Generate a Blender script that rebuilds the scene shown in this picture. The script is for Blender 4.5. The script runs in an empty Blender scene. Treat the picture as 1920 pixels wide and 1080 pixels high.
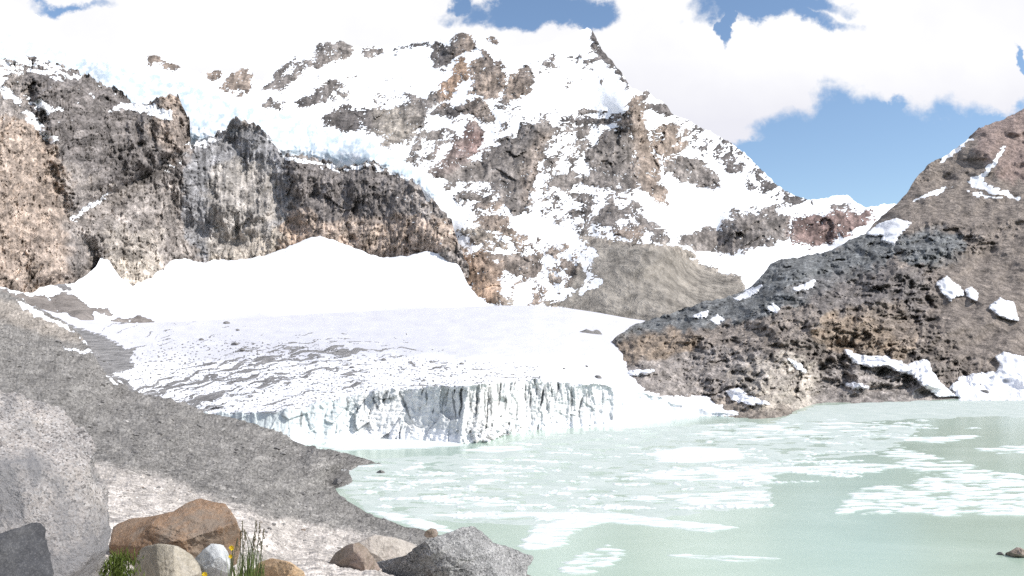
import bpy, math, random
import numpy as np
from mathutils import Vector, noise as mnoise

random.seed(7)
RNG = np.random.default_rng(11)
scene = bpy.context.scene
COL = scene.collection

# ------------------------------------------------------------------ camera model
F = 1500.0            # focal length in photo pixels (1920 wide)
HOR = 640.0           # row of the horizon
H = 22.0              # eye height above the lake
PITCH = math.atan((HOR - 540.0) / F)
SP, CP = math.sin(PITCH), math.cos(PITCH)

def ray(px, py):
    """direction with unit Y component through photo pixel px,py -> (dx, dz)"""
    x = (np.asarray(px, float) - 960.0) / F
    y = (540.0 - np.asarray(py, float)) / F
    dy = CP - y * SP
    dz = SP + y * CP
    return x / dy, dz / dy

def at(px, py, Y):
    dx, dz = ray(px, py)
    return np.stack([dx * Y, np.broadcast_to(Y, np.shape(dx * Y)), H + dz * Y], -1)

def lake_Y(py):
    _, dz = ray(960.0, py)
    dz = np.minimum(dz, -0.004)
    return H / -dz

# ------------------------------------------------------------------ numpy noise
def _hash(x, y, s):
    h = (x.astype(np.int64) * 374761393 + y.astype(np.int64) * 668265263 + int(s) * 974634277) & 0xFFFFFFFF
    h = ((h ^ (h >> 13)) * 1274126177) & 0xFFFFFFFF
    h = (h ^ (h >> 16)) & 0xFFFFFFFF
    h = (h * 2246822519) & 0xFFFFFFFF
    return (h ^ (h >> 15)) & 0xFFFF

def gn(x, y, s=0):
    xi = np.floor(x); yi = np.floor(y)
    fx = x - xi; fy = y - yi
    u = fx * fx * fx * (fx * (fx * 6 - 15) + 10); v = fy * fy * fy * (fy * (fy * 6 - 15) + 10)
    def g(ox, oy):
        a = _hash(xi + ox, yi + oy, s) * (2 * math.pi / 65536.0)
        return np.cos(a) * (fx - ox) + np.sin(a) * (fy - oy)
    n0 = g(0, 0) * (1 - u) + g(1, 0) * u
    n1 = g(0, 1) * (1 - u) + g(1, 1) * u
    return (n0 * (1 - v) + n1 * v) * 1.5

def fbm(x, y, o=5, s=0, gain=0.5):
    t = 0; a = 1.0; k = 1.0
    for i in range(o):
        t = t + a * gn(x * k + 17.3 * i, y * k - 9.1 * i, s + i * 31)
        a *= gain; k *= 2.03
    return t

def ridged(x, y, o=5, s=0, gain=0.55):
    t = 0; a = 1.0; k = 1.0
    for i in range(o):
        t = t + a * (0.5 - 2.0 * np.abs(gn(x * k + 11.7 * i, y * k + 5.3 * i, s + i * 17)))
        a *= gain; k *= 2.07
    return t

def blocks(x, y, s=0, tilt=1.1):
    """broken rock: irregular cells, each a tilted face at its own height"""
    xi = np.floor(x); yi = np.floor(y)
    best = np.full(x.shape, 1e9); val = np.zeros(x.shape)
    for ox in (-1, 0, 1):
        for oy in (-1, 0, 1):
            a = _hash(xi + ox, yi + oy, s) / 65536.0; b = _hash(xi + ox, yi + oy, s + 101) / 65536.0
            c = _hash(xi + ox, yi + oy, s + 202) / 65536.0; e = _hash(xi + ox, yi + oy, s + 303) / 65536.0
            dx = x - (xi + ox + a); dy = y - (yi + oy + b)
            d = dx * dx + dy * dy; m = d < best
            best = np.where(m, d, best)
            val = np.where(m, (c - 0.5) * 0.9 + tilt * ((e - 0.5) * 1.6 * dx + (((e * 7.31 + c) % 1.0) - 0.5) * 1.6 * dy), val)
    return val

def sstep(a, b, x):
    t = np.clip((x - a) / (b - a), 0, 1)
    return t * t * (3 - 2 * t)

def lerp3(c0, c1, t):
    return np.asarray(c0) * (1 - t[..., None]) + np.asarray(c1) * t[..., None]

def sdpoly(px, py, poly, M=40.0):
    """signed distance in px, positive inside, clamped to -M outside"""
    P = np.asarray(poly, float)
    out = np.full(px.shape, -M)
    lo = P.min(0) - M; hi = P.max(0) + M
    sel = (px > lo[0]) & (px < hi[0]) & (py > lo[1]) & (py < hi[1])
    if not sel.any():
        return out
    x = px[sel]; y = py[sel]
    d2 = np.full(x.shape, 1e12); ins = np.zeros(x.shape, bool)
    n = len(P)
    for i in range(n):
        ax, ay = P[i]; bx, by = P[(i + 1) % n]
        ex, ey = bx - ax, by - ay
        wx, wy = x - ax, y - ay
        t = np.clip((wx * ex + wy * ey) / (ex * ex + ey * ey + 1e-9), 0, 1)
        d2 = np.minimum(d2, (wx - t * ex) ** 2 + (wy - t * ey) ** 2)
        if ay != by:
            c = ((ay > y) != (by > y)) & (x < (bx - ax) * (y - ay) / (by - ay) + ax)
            ins ^= c
    out[sel] = np.where(ins, 1, -1) * np.sqrt(d2)
    return np.maximum(out, -M)

class TPS:
    """thin plate spline through (px, py, depth) points, on log depth or inverse depth"""
    def __init__(self, pts, mode='inv'):
        p = np.asarray(pts, float)
        self.mode = mode
        self.c = p[:, :2] / 300.0
        v = 1.0 / p[:, 2] if mode == 'inv' else np.log(p[:, 2])
        n = len(p)
        K = self.k(self.c, self.c) + np.eye(n) * 1e-5
        A = np.zeros((n + 3, n + 3)); A[:n, :n] = K
        A[:n, n] = 1; A[:n, n + 1:] = self.c; A[n, :n] = 1; A[n + 1:, :n] = self.c.T
        b = np.zeros(n + 3); b[:n] = v
        self.w = np.linalg.solve(A, b)
        self.lo = p[:, 2].min() * 0.6; self.hi = p[:, 2].max() * 1.6
    def k(self, a, b):
        r2 = ((a[:, None, :] - b[None, :, :]) ** 2).sum(-1)
        return 0.5 * r2 * np.log(r2 + 1e-9)
    def __call__(self, px, py):
        px = np.asarray(px, float); py = np.asarray(py, float)
        sh = np.broadcast(px, py).shape
        q = np.stack([np.broadcast_to(px, sh).ravel(), np.broadcast_to(py, sh).ravel()], -1) / 300.0
        out = np.empty(len(q)); n = len(self.c)
        for i in range(0, len(q), 40000):
            qq = q[i:i + 40000]
            out[i:i + 40000] = self.k(qq, self.c) @ self.w[:n] + self.w[n] + qq @ self.w[n + 1:]
        Y = 1.0 / np.clip(out, 1.0 / self.hi, 1.0 / self.lo) if self.mode == 'inv' else np.exp(np.clip(out, math.log(self.lo), math.log(self.hi)))
        return Y.reshape(sh)

def poly_fn(pts):
    p = np.asarray(pts, float)
    return lambda x: np.interp(x, p[:, 0], p[:, 1])

# ------------------------------------------------------------------ mesh / object helpers
def mesh_np(name, V, Q, mats, attrs=None, smooth=True, mat_idx=None, tris=None):
    me = bpy.data.meshes.new(name)
    V = np.asarray(V, np.float32).reshape(-1, 3)
    Q = np.asarray(Q, np.int32).reshape(-1, 4 if tris is None else 3)
    k = Q.shape[1]
    me.vertices.add(len(V)); me.vertices.foreach_set('co', V.ravel())
    me.loops.add(Q.size); me.loops.foreach_set('vertex_index', Q.ravel())
    me.polygons.add(len(Q))
    me.polygons.foreach_set('loop_start', np.arange(0, Q.size, k, dtype=np.int32))
    me.polygons.foreach_set('loop_total', np.full(len(Q), k, np.int32))
    me.polygons.foreach_set('use_smooth', np.full(len(Q), smooth, bool))
    for m in (mats if isinstance(mats, (list, tuple)) else [mats]):
        me.materials.append(m)
    if mat_idx is not None:
        me.polygons.foreach_set('material_index', np.asarray(mat_idx, np.int32))
    for an, av in (attrs or {}).items():
        av = np.asarray(av, np.float32)
        if av.ndim == 2:
            a = me.attributes.new(an, 'FLOAT_COLOR', 'POINT')
            c = np.ones((len(av), 4), np.float32); c[:, :3] = av
            a.data.foreach_set('color', c.ravel())
        else:
            a = me.attributes.new(an, 'FLOAT', 'POINT')
            a.data.foreach_set('value', av)
    me.update(calc_edges=True); me.validate()
    return me

def link(name, me, label=None, cat=None, group=None, kind=None, parent=None):
    o = bpy.data.objects.new(name, me); COL.objects.link(o)
    if parent is not None: o.parent = parent
    return tag(o, label, cat, group, kind)

def tag(o, label=None, cat=None, group=None, kind=None):
    if label: o['label'] = label
    if cat: o['category'] = cat
    if group: o['group'] = group
    if kind: o['kind'] = kind
    return o

def recentre(o):
    """put the origin of a single mesh thing at its base centre"""
    me = o.data
    n = len(me.vertices); c = np.empty(n * 3, np.float32); me.vertices.foreach_get('co', c); c = c.reshape(-1, 3)
    b = np.array([(c[:, 0].min() + c[:, 0].max()) / 2, (c[:, 1].min() + c[:, 1].max()) / 2, c[:, 2].min()], np.float32)
    me.vertices.foreach_set('co', (c - b).ravel()); me.update()
    o.location = [float(v) for v in b]
    return o

def grid_faces(r, c):
    i = np.arange(r - 1)[:, None] * c + np.arange(c - 1)[None, :]
    return np.stack([i, i + 1, i + c + 1, i + c], -1).reshape(-1, 4)

def layer(name, x0, x1, step, top, bot, rowstep, fn, mats, label, cat=None, kind='structure', back=(5, 0.02, 12.0), jag=None, parent=None):
    """A terrain sheet: columns of rays, rows from its foot to its skyline, then rows that fall away behind the skyline.
    fn(PX, PY) -> (depth, attrs dict)"""
    xs = np.arange(x0, x1 + step * 0.5, step)
    tp = top(xs) + (jag(xs) if jag is not None else 0); bt = bot(xs)
    rows = int(max(8, np.max(bt - tp) / rowstep))
    rp = np.linspace(bt.max(), tp.min(), rows)[:, None]
    PX = np.broadcast_to(xs, (rows, len(xs))).copy()
    PY = np.minimum(np.maximum(rp, tp[None, :]), bt[None, :])
    Y, attrs = fn(PX, PY)
    P = at(PX, PY, Y)
    if '_dz' in attrs: P[..., 2] += attrs.pop('_dz')
    nb, gy, dz = back
    rowsP = [P]; last = P[-1]
    for k in range(1, nb + 1):
        q = last.copy()
        q *= np.array([1 + gy * k, 1 + gy * k, 1.0])
        q[:, 2] -= dz * (k ** 1.6)
        rowsP.append(q[None])
    V = np.concatenate(rowsP, 0)
    A = {}
    for an, av in attrs.items():
        A[an] = np.concatenate([av] + [av[-1:]] * nb, 0)
        A[an] = A[an].reshape(-1, 3) if A[an].ndim == 3 else A[an].ravel()
    Q = grid_faces(rows + nb, len(xs)); pyf = np.concatenate([PY, np.repeat(PY[-1:], nb, 0) - 5.0 * np.arange(1, nb + 1)[:, None]], 0).ravel()
    ext = pyf[Q]; Q = Q[(ext[:, 0] != ext[:, 3]) | (ext[:, 1] != ext[:, 2])]
    me = mesh_np(name, V, Q, mats, A)
    return link(name, me, label, cat, None, kind, parent)

# ------------------------------------------------------------------ materials
def new_mat(name):
    m = bpy.data.materials.new(name); m.use_nodes = True
    nt = m.node_tree; nt.nodes.clear()
    out = nt.nodes.new('ShaderNodeOutputMaterial'); b = nt.nodes.new('ShaderNodeBsdfPrincipled')
    nt.links.new(b.outputs[0], out.inputs[0])
    return m, nt, b

class NT:
    def __init__(self, nt): self.nt = nt
    def n(self, t, **k):
        x = self.nt.nodes.new(t)
        for a, v in k.items(): setattr(x, a, v)
        return x
    def l(self, a, b): self.nt.links.new(a, b)
    def _s(self, x, v):
        if hasattr(v, 'is_linked') or hasattr(v, 'links'): self.l(v, x)
        else: x.default_value = v
    def math(self, op, a, b=0.0, clamp=False):
        x = self.n('ShaderNodeMath', operation=op, use_clamp=clamp); self._s(x.inputs[0], a); self._s(x.inputs[1], b); return x.outputs[0]
    def mix(self, f, a, b, mode='MIX'):
        x = self.n('ShaderNodeMix', data_type='RGBA', blend_type=mode); self._s(x.inputs[0], f)
        self._s(x.inputs[6], a if not isinstance(a, tuple) else (*a, 1) if len(a) == 3 else a)
        self._s(x.inputs[7], b if not isinstance(b, tuple) else (*b, 1) if len(b) == 3 else b); return x.outputs[2]
    def noise(self, scale, detail=5, rough=0.6, vec=None, dist=0.0):
        x = self.n('ShaderNodeTexNoise'); x.inputs['Scale'].default_value = scale; x.inputs['Detail'].default_value = detail
        x.inputs['Roughness'].default_value = rough; x.inputs['Distortion'].default_value = dist
        if vec is not None: self.l(vec, x.inputs['Vector'])
        return x.outputs['Fac']
    def voro(self, scale, vec=None, feature='F1', out='Color'):
        x = self.n('ShaderNodeTexVoronoi', feature=feature); x.inputs['Scale'].default_value = scale
        if vec is not None: self.l(vec, x.inputs['Vector'])
        return x.outputs[out]
    def ramp(self, f, stops):
        x = self.n('ShaderNodeValToRGB'); self.l(f, x.inputs[0]); e = x.color_ramp.elements
        while len(e) < len(stops): e.new(0.5)
        for i, (p, c) in enumerate(stops):
            e[i].position = p; e[i].color = (*c, 1) if len(c) == 3 else c
        return x.outputs[0]
    def rng(self, f, a, b, c, d):
        x = self.n('ShaderNodeMapRange'); self.l(f, x.inputs[0])
        for i, v in enumerate((a, b, c, d)): x.inputs[1 + i].default_value = v
        return x.outputs[0]
    def attr(self, name, out='Color'):
        return self.n('ShaderNodeAttribute', attribute_name=name).outputs[out]
    def coord(self, scale=(1, 1, 1), which='Object'):
        t = self.n('ShaderNodeTexCoord'); m = self.n('ShaderNodeMapping'); self.l(t.outputs[which], m.inputs[0])
        m.inputs['Scale'].default_value = scale; return m.outputs[0]
    def bump(self, h, dist, strength=1.0, prev=None):
        x = self.n('ShaderNodeBump'); x.inputs['Distance'].default_value = dist; x.inputs['Strength'].default_value = strength
        self.l(h, x.inputs['Height'])
        if prev is not None: self.l(prev, x.inputs['Normal'])
        return x.outputs[0]

def mat_terrain(name, s, contrast=0.9, bump=1.0, soft=0.25, ys=0.5):
    """rock colour from 'tint', snow/ice colour from 'snowtint', mixed by 'snow'; s = size in m of the finest grain"""
    m, nt, b = new_mat(name); g = NT(nt)
    co = g.coord((1, ys, 1))
    n1 = g.noise(1 / (9 * s), 7, 0.68, co, 0.4)
    n2 = g.noise(1 / (2.5 * s), 5, 0.7, co)
    vo = g.voro(1 / (5 * s), co, 'F1', 'Distance')
    val = g.math('ADD', g.rng(n1, 0.3, 0.7, 1 - contrast * 0.6, 1 + contrast * 0.55), g.rng(n2, 0.3, 0.7, -0.22 * contrast, 0.22 * contrast))
    val = g.math('MAXIMUM', val, 0.12)
    rock = g.mix(1.0, g.attr('tint'), val, 'MULTIPLY')
    fac = g.math('ADD', g.attr('snow', 'Fac'), g.rng(n2, 0.2, 0.8, -soft, soft))
    fac = g.rng(fac, 0.38, 0.62, 0, 1)
    g.l(g.mix(fac, rock, g.attr('snowtint')), b.inputs['Base Color'])
    b.inputs['Roughness'].default_value = 0.85
    b.inputs['Specular IOR Level'].default_value = 0.15
    hgt = g.math('ADD', g.math('MULTIPLY', n1, 2.2), g.math('ADD', g.math('MULTIPLY', n2, 0.6), g.math('MULTIPLY', vo, 0.5)))
    amt = g.math('SUBTRACT', 1.0, g.math('MULTIPLY', fac, 0.9))
    hgt = g.math('MULTIPLY', hgt, amt)
    g.l(g.bump(hgt, 3.0 * s * bump, 0.8), b.inputs['Normal'])
    return m

def mat_gravel(name):
    m, nt, b = new_mat(name); g = NT(nt)
    co = g.coord((1, 0.12, 0.4)); cf = g.coord((1, 0.08, 0.35))
    v0 = g.voro(0.9, cf); v1 = g.voro(2.6, cf); v2 = g.voro(7.0, co); v3 = g.voro(22.0, co)
    d1 = g.voro(2.6, cf, 'F1', 'Distance'); d2 = g.voro(7.0, co, 'F1', 'Distance'); d3 = g.voro(22.0, co, 'F1', 'Distance')
    def val(v, a, c):
        sx = g.n('ShaderNodeSeparateColor'); g.l(v, sx.inputs[0]); return g.rng(sx.outputs[0], 0, 1, a, c)
    n = g.noise(0.25, 6, 0.7, cf)
    mul = g.math('MULTIPLY', g.math('MULTIPLY', g.math('MULTIPLY', val(v0, 0.92, 1.08), val(v1, 0.82, 1.18)), val(v2, 0.78, 1.22)), val(v3, 0.7, 1.3))
    mul = g.math('MULTIPLY', mul, g.rng(n, 0.3, 0.7, 0.9, 1.1))
    rock = g.mix(1.0, g.attr('tint'), mul, 'MULTIPLY')
    n2 = g.noise(1.2, 5, 0.65, co)
    fac = g.rng(g.math('ADD', g.attr('snow', 'Fac'), g.rng(n2, 0.2, 0.8, -0.3, 0.3)), 0.4, 0.6, 0, 1)
    g.l(g.mix(fac, rock, (0.86, 0.87, 0.9)), b.inputs['Base Color'])
    b.inputs['Roughness'].default_value = 0.9; b.inputs['Specular IOR Level'].default_value = 0.12
    hg = g.math('ADD', g.math('MULTIPLY', d1, -0.5), g.math('ADD', g.math('MULTIPLY', d2, -0.22), g.math('MULTIPLY', d3, -0.08)))
    g.l(g.bump(hg, 0.35, 0.6), b.inputs['Normal'])
    return m

def mat_stone(name, c0, c1, c2, speck=0.5, scale=1.0, dark=(0.03, 0.03, 0.032), stain=None, bump=1.0):
    """mottled stone: three tones by noise, dark and pale crystal specks, optional lichen or iron stain"""
    m, nt, b = new_mat(name); g = NT(nt)
    co = g.coord()
    n1 = g.noise(1.3 * scale, 7, 0.65, co, 0.6)
    c = g.ramp(n1, [(0.32, c0), (0.5, c1), (0.68, c2)])
    v = g.voro(95 * scale, co)
    sx = g.n('ShaderNodeSeparateColor'); g.l(v, sx.inputs[0])
    c = g.mix(g.rng(sx.outputs[0], 0.62, 0.9, 0, speck * 0.8), c, dark)
    c = g.mix(g.rng(sx.outputs[1], 0.62, 0.9, 0, speck * 0.6), c, (0.72, 0.69, 0.67))
    n3 = g.noise(11 * scale, 6, 0.75, co)
    c = g.mix(1.0, c, g.rng(n3, 0.3, 0.7, 0.68, 1.3), 'MULTIPLY')
    if stain:
        n2 = g.noise(1.7 * scale, 5, 0.65, g.coord((1, 1, 0.3)))
        c = g.mix(g.rng(n2, 0.49, 0.62, 0, 0.85), c, stain)
    g.l(c, b.inputs['Base Color'])
    b.inputs['Roughness'].default_value = 0.82; b.inputs['Specular IOR Level'].default_value = 0.2
    hh = g.math('ADD', g.math('MULTIPLY', n1, 1.0), g.math('MULTIPLY', n3, 0.35))
    g.l(g.bump(hh, 0.12 / scale * bump, 0.8), b.inputs['Normal'])
    return m

def mat_plain(name, col, rough=0.8, var=0.3, scale=30, spec=0.2):
    m, nt, b = new_mat(name); g = NT(nt)
    n = g.noise(scale, 4, 0.6, g.coord())
    g.l(g.mix(1.0, col, g.rng(n, 0.3, 0.7, 1 - var, 1 + var), 'MULTIPLY'), b.inputs['Base Color'])
    b.inputs['Roughness'].default_value = rough; b.inputs['Specular IOR Level'].default_value = spec
    return m

def mat_water():
    m, nt, b = new_mat('glacial_water'); g = NT(nt)
    co = g.coord((0.03, 0.08, 1)); n = g.noise(1.0, 5, 0.6, co, 0.8)
    n4 = g.noise(0.25, 4, 0.6, co, 0.5)
    c = g.ramp(n, [(0.3, (0.35, 0.44, 0.355)), (0.5, (0.40, 0.495, 0.405)), (0.72, (0.47, 0.555, 0.47))])
    c = g.mix(g.rng(n4, 0.4, 0.62, 0, 0.6), c, (0.40, 0.51, 0.425))
    g.l(c, b.inputs['Base Color'])
    b.inputs['Roughness'].default_value = 0.2; b.inputs['IOR'].default_value = 1.33
    w = g.noise(1.4, 4, 0.6, g.coord((0.5, 1.2, 1)))
    w2 = g.noise(0.25, 3, 0.5, g.coord((0.5, 1.4, 1)))
    g.l(g.bump(g.math('ADD', w, g.math('MULTIPLY', w2, 3.0)), 0.05, 0.12), b.inputs['Normal'])
    return m

def mat_ice(name, c0, c1, scale=0.6, thin=None):
    m, nt, b = new_mat(name); g = NT(nt)
    n = g.noise(scale, 6, 0.7, g.coord())
    col = g.ramp(n, [(0.3, c0), (0.6, c1)])
    if thin is not None:      # the thin rim lets the green water through
        ge = g.n('ShaderNodeNewGeometry'); sp = g.n('ShaderNodeSeparateXYZ'); g.l(ge.outputs['Position'], sp.inputs[0])
        col = g.mix(g.rng(sp.outputs[2], 0.005, 0.10, 0, 1), thin, col)
    g.l(col, b.inputs['Base Color'])
    b.inputs['Roughness'].default_value = 0.55; b.inputs['Specular IOR Level'].default_value = 0.3
    g.l(g.bump(n, 0.25, 0.6), b.inputs['Normal'])
    return m

# ------------------------------------------------------------------ colours (real albedo)
SNOW = (0.88, 0.885, 0.9)
ICEB = (0.74, 0.81, 0.84)
GREY = (0.275, 0.245, 0.225)
DARK = (0.165, 0.148, 0.14)
TAN = (0.36, 0.29, 0.24)
BEIGE = (0.44, 0.39, 0.335)
ORANGE = (0.45, 0.315, 0.225)
RED = (0.29, 0.205, 0.185)
SLATE = (0.25, 0.245, 0.25)
TONES = dict(g=GREY, d=DARK, t=TAN, b=BEIGE, o=ORANGE, r=RED, s=SLATE)

def paint(PX, PY, polys, warp=5.0, seed=0, M=34.0, base=GREY):
    """rock field in px (positive = bare rock) and rock tint, from outlines with ragged edges"""
    wx = PX + warp * fbm(PX / 26, PY / 20, 4, seed + 5); wy = PY + warp * fbm(PX / 26, PY / 20, 4, seed + 9)
    S = np.full(PX.shape, -M); tint = np.broadcast_to(np.array(base), PX.shape + (3,)).copy()
    W = np.full(PX.shape, 0.05); acc = tint * 0.05
    for bias, tone, pts in polys:
        sd = sdpoly(wx, wy, pts, M)
        S = np.maximum(S, np.minimum(sd, bias))
        w = sstep(-14, 8, sd)
        acc = acc + np.array(TONES[tone]) * w[..., None]; W = W + w
    return S, acc / W[..., None]

# ------------------------------------------------------------------ MOUNTAIN
M_TOP = poly_fn([(-200, -60), (0, -8), (30, 4), (60, 24), (100, 50), (130, 76), (150, 103), (200, 113), (260, 110), (272, 105), (300, 104), (335, 124), (380, 137), (392, 130),
                 (420, 133), (440, 138), (455, 126), (470, 126), (478, 150), (492, 152), (502, 138), (530, 116), (580, 92), (600, 81), (640, 76), (660, 86), (690, 88), (720, 86),
                 (760, 81), (810, 78), (830, 73), (852, 64), (868, 60), (886, 65), (900, 78), (912, 68), (926, 68), (937, 79), (960, 89), (985, 86), (1010, 85), (1040, 75),
                 (1075, 61), (1100, 52), (1110, 55), (1118, 72), (1130, 95), (1150, 118), (1170, 143), (1184, 165), (1206, 173), (1214, 168), (1222, 180), (1250, 196), (1258, 212), (1290, 226),
                 (1330, 246), (1370, 268), (1400, 290), (1420, 310), (1445, 335), (1460, 350), (1490, 366), (1520, 375), (1545, 372), (1568, 366), (1588, 365), (1605, 380), (1625, 389),
                 (1650, 384), (1675, 381), (1700, 385), (1760, 380), (1900, 400), (2060, 420)])
M_BOT = poly_fn([(-200, 640), (850, 640), (1200, 650), (1400, 600), (2060, 560)])
MD = TPS([(-200, -60, 1500), (0, 0, 1450), (150, 105, 1500), (300, 110, 1650), (470, 130, 1750), (600, 85, 2000), (870, 62, 2150), (1105, 55, 2300), (1250, 200, 2000), (1450, 340, 1800),
          (1600, 375, 1900), (1690, 385, 2100), (2060, 420, 2300), (0, 110, 1150), (200, 150, 1150), (350, 190, 1120), (470, 240, 1050), (600, 250, 1150), (700, 290, 1040), (800, 350, 1000), (730, 240, 1330),
          (650, 205, 1500), (900, 200, 1550), (860, 330, 1150), (960, 400, 1020), (1030, 250, 1420), (1100, 200, 1750), (1190, 200, 1640), (1230, 370, 1320), (1100, 340, 1330), (870, 460, 880), (720, 420, 1250), (560, 400, 1300), (900, 560, 700),
          (1000, 500, 850), (1050, 580, 690), (1200, 600, 640), (1250, 470, 830), (1150, 450, 880), (1380, 530, 880), (1300, 500, 960), (1450, 480, 1130), (1350, 470, 1220), (1370, 415, 1290), (1550, 460, 1320),
          (1560, 400, 1420), (1620, 430, 1400), (1300, 400, 1400), (300, 400, 1300), (0, 400, 1200), (600, 520, 1150), (800, 520, 950), (900, 650, 560), (1300, 640, 560), (2060, 560, 1200), (0, 640, 1100), (500, 640, 1000)])

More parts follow.
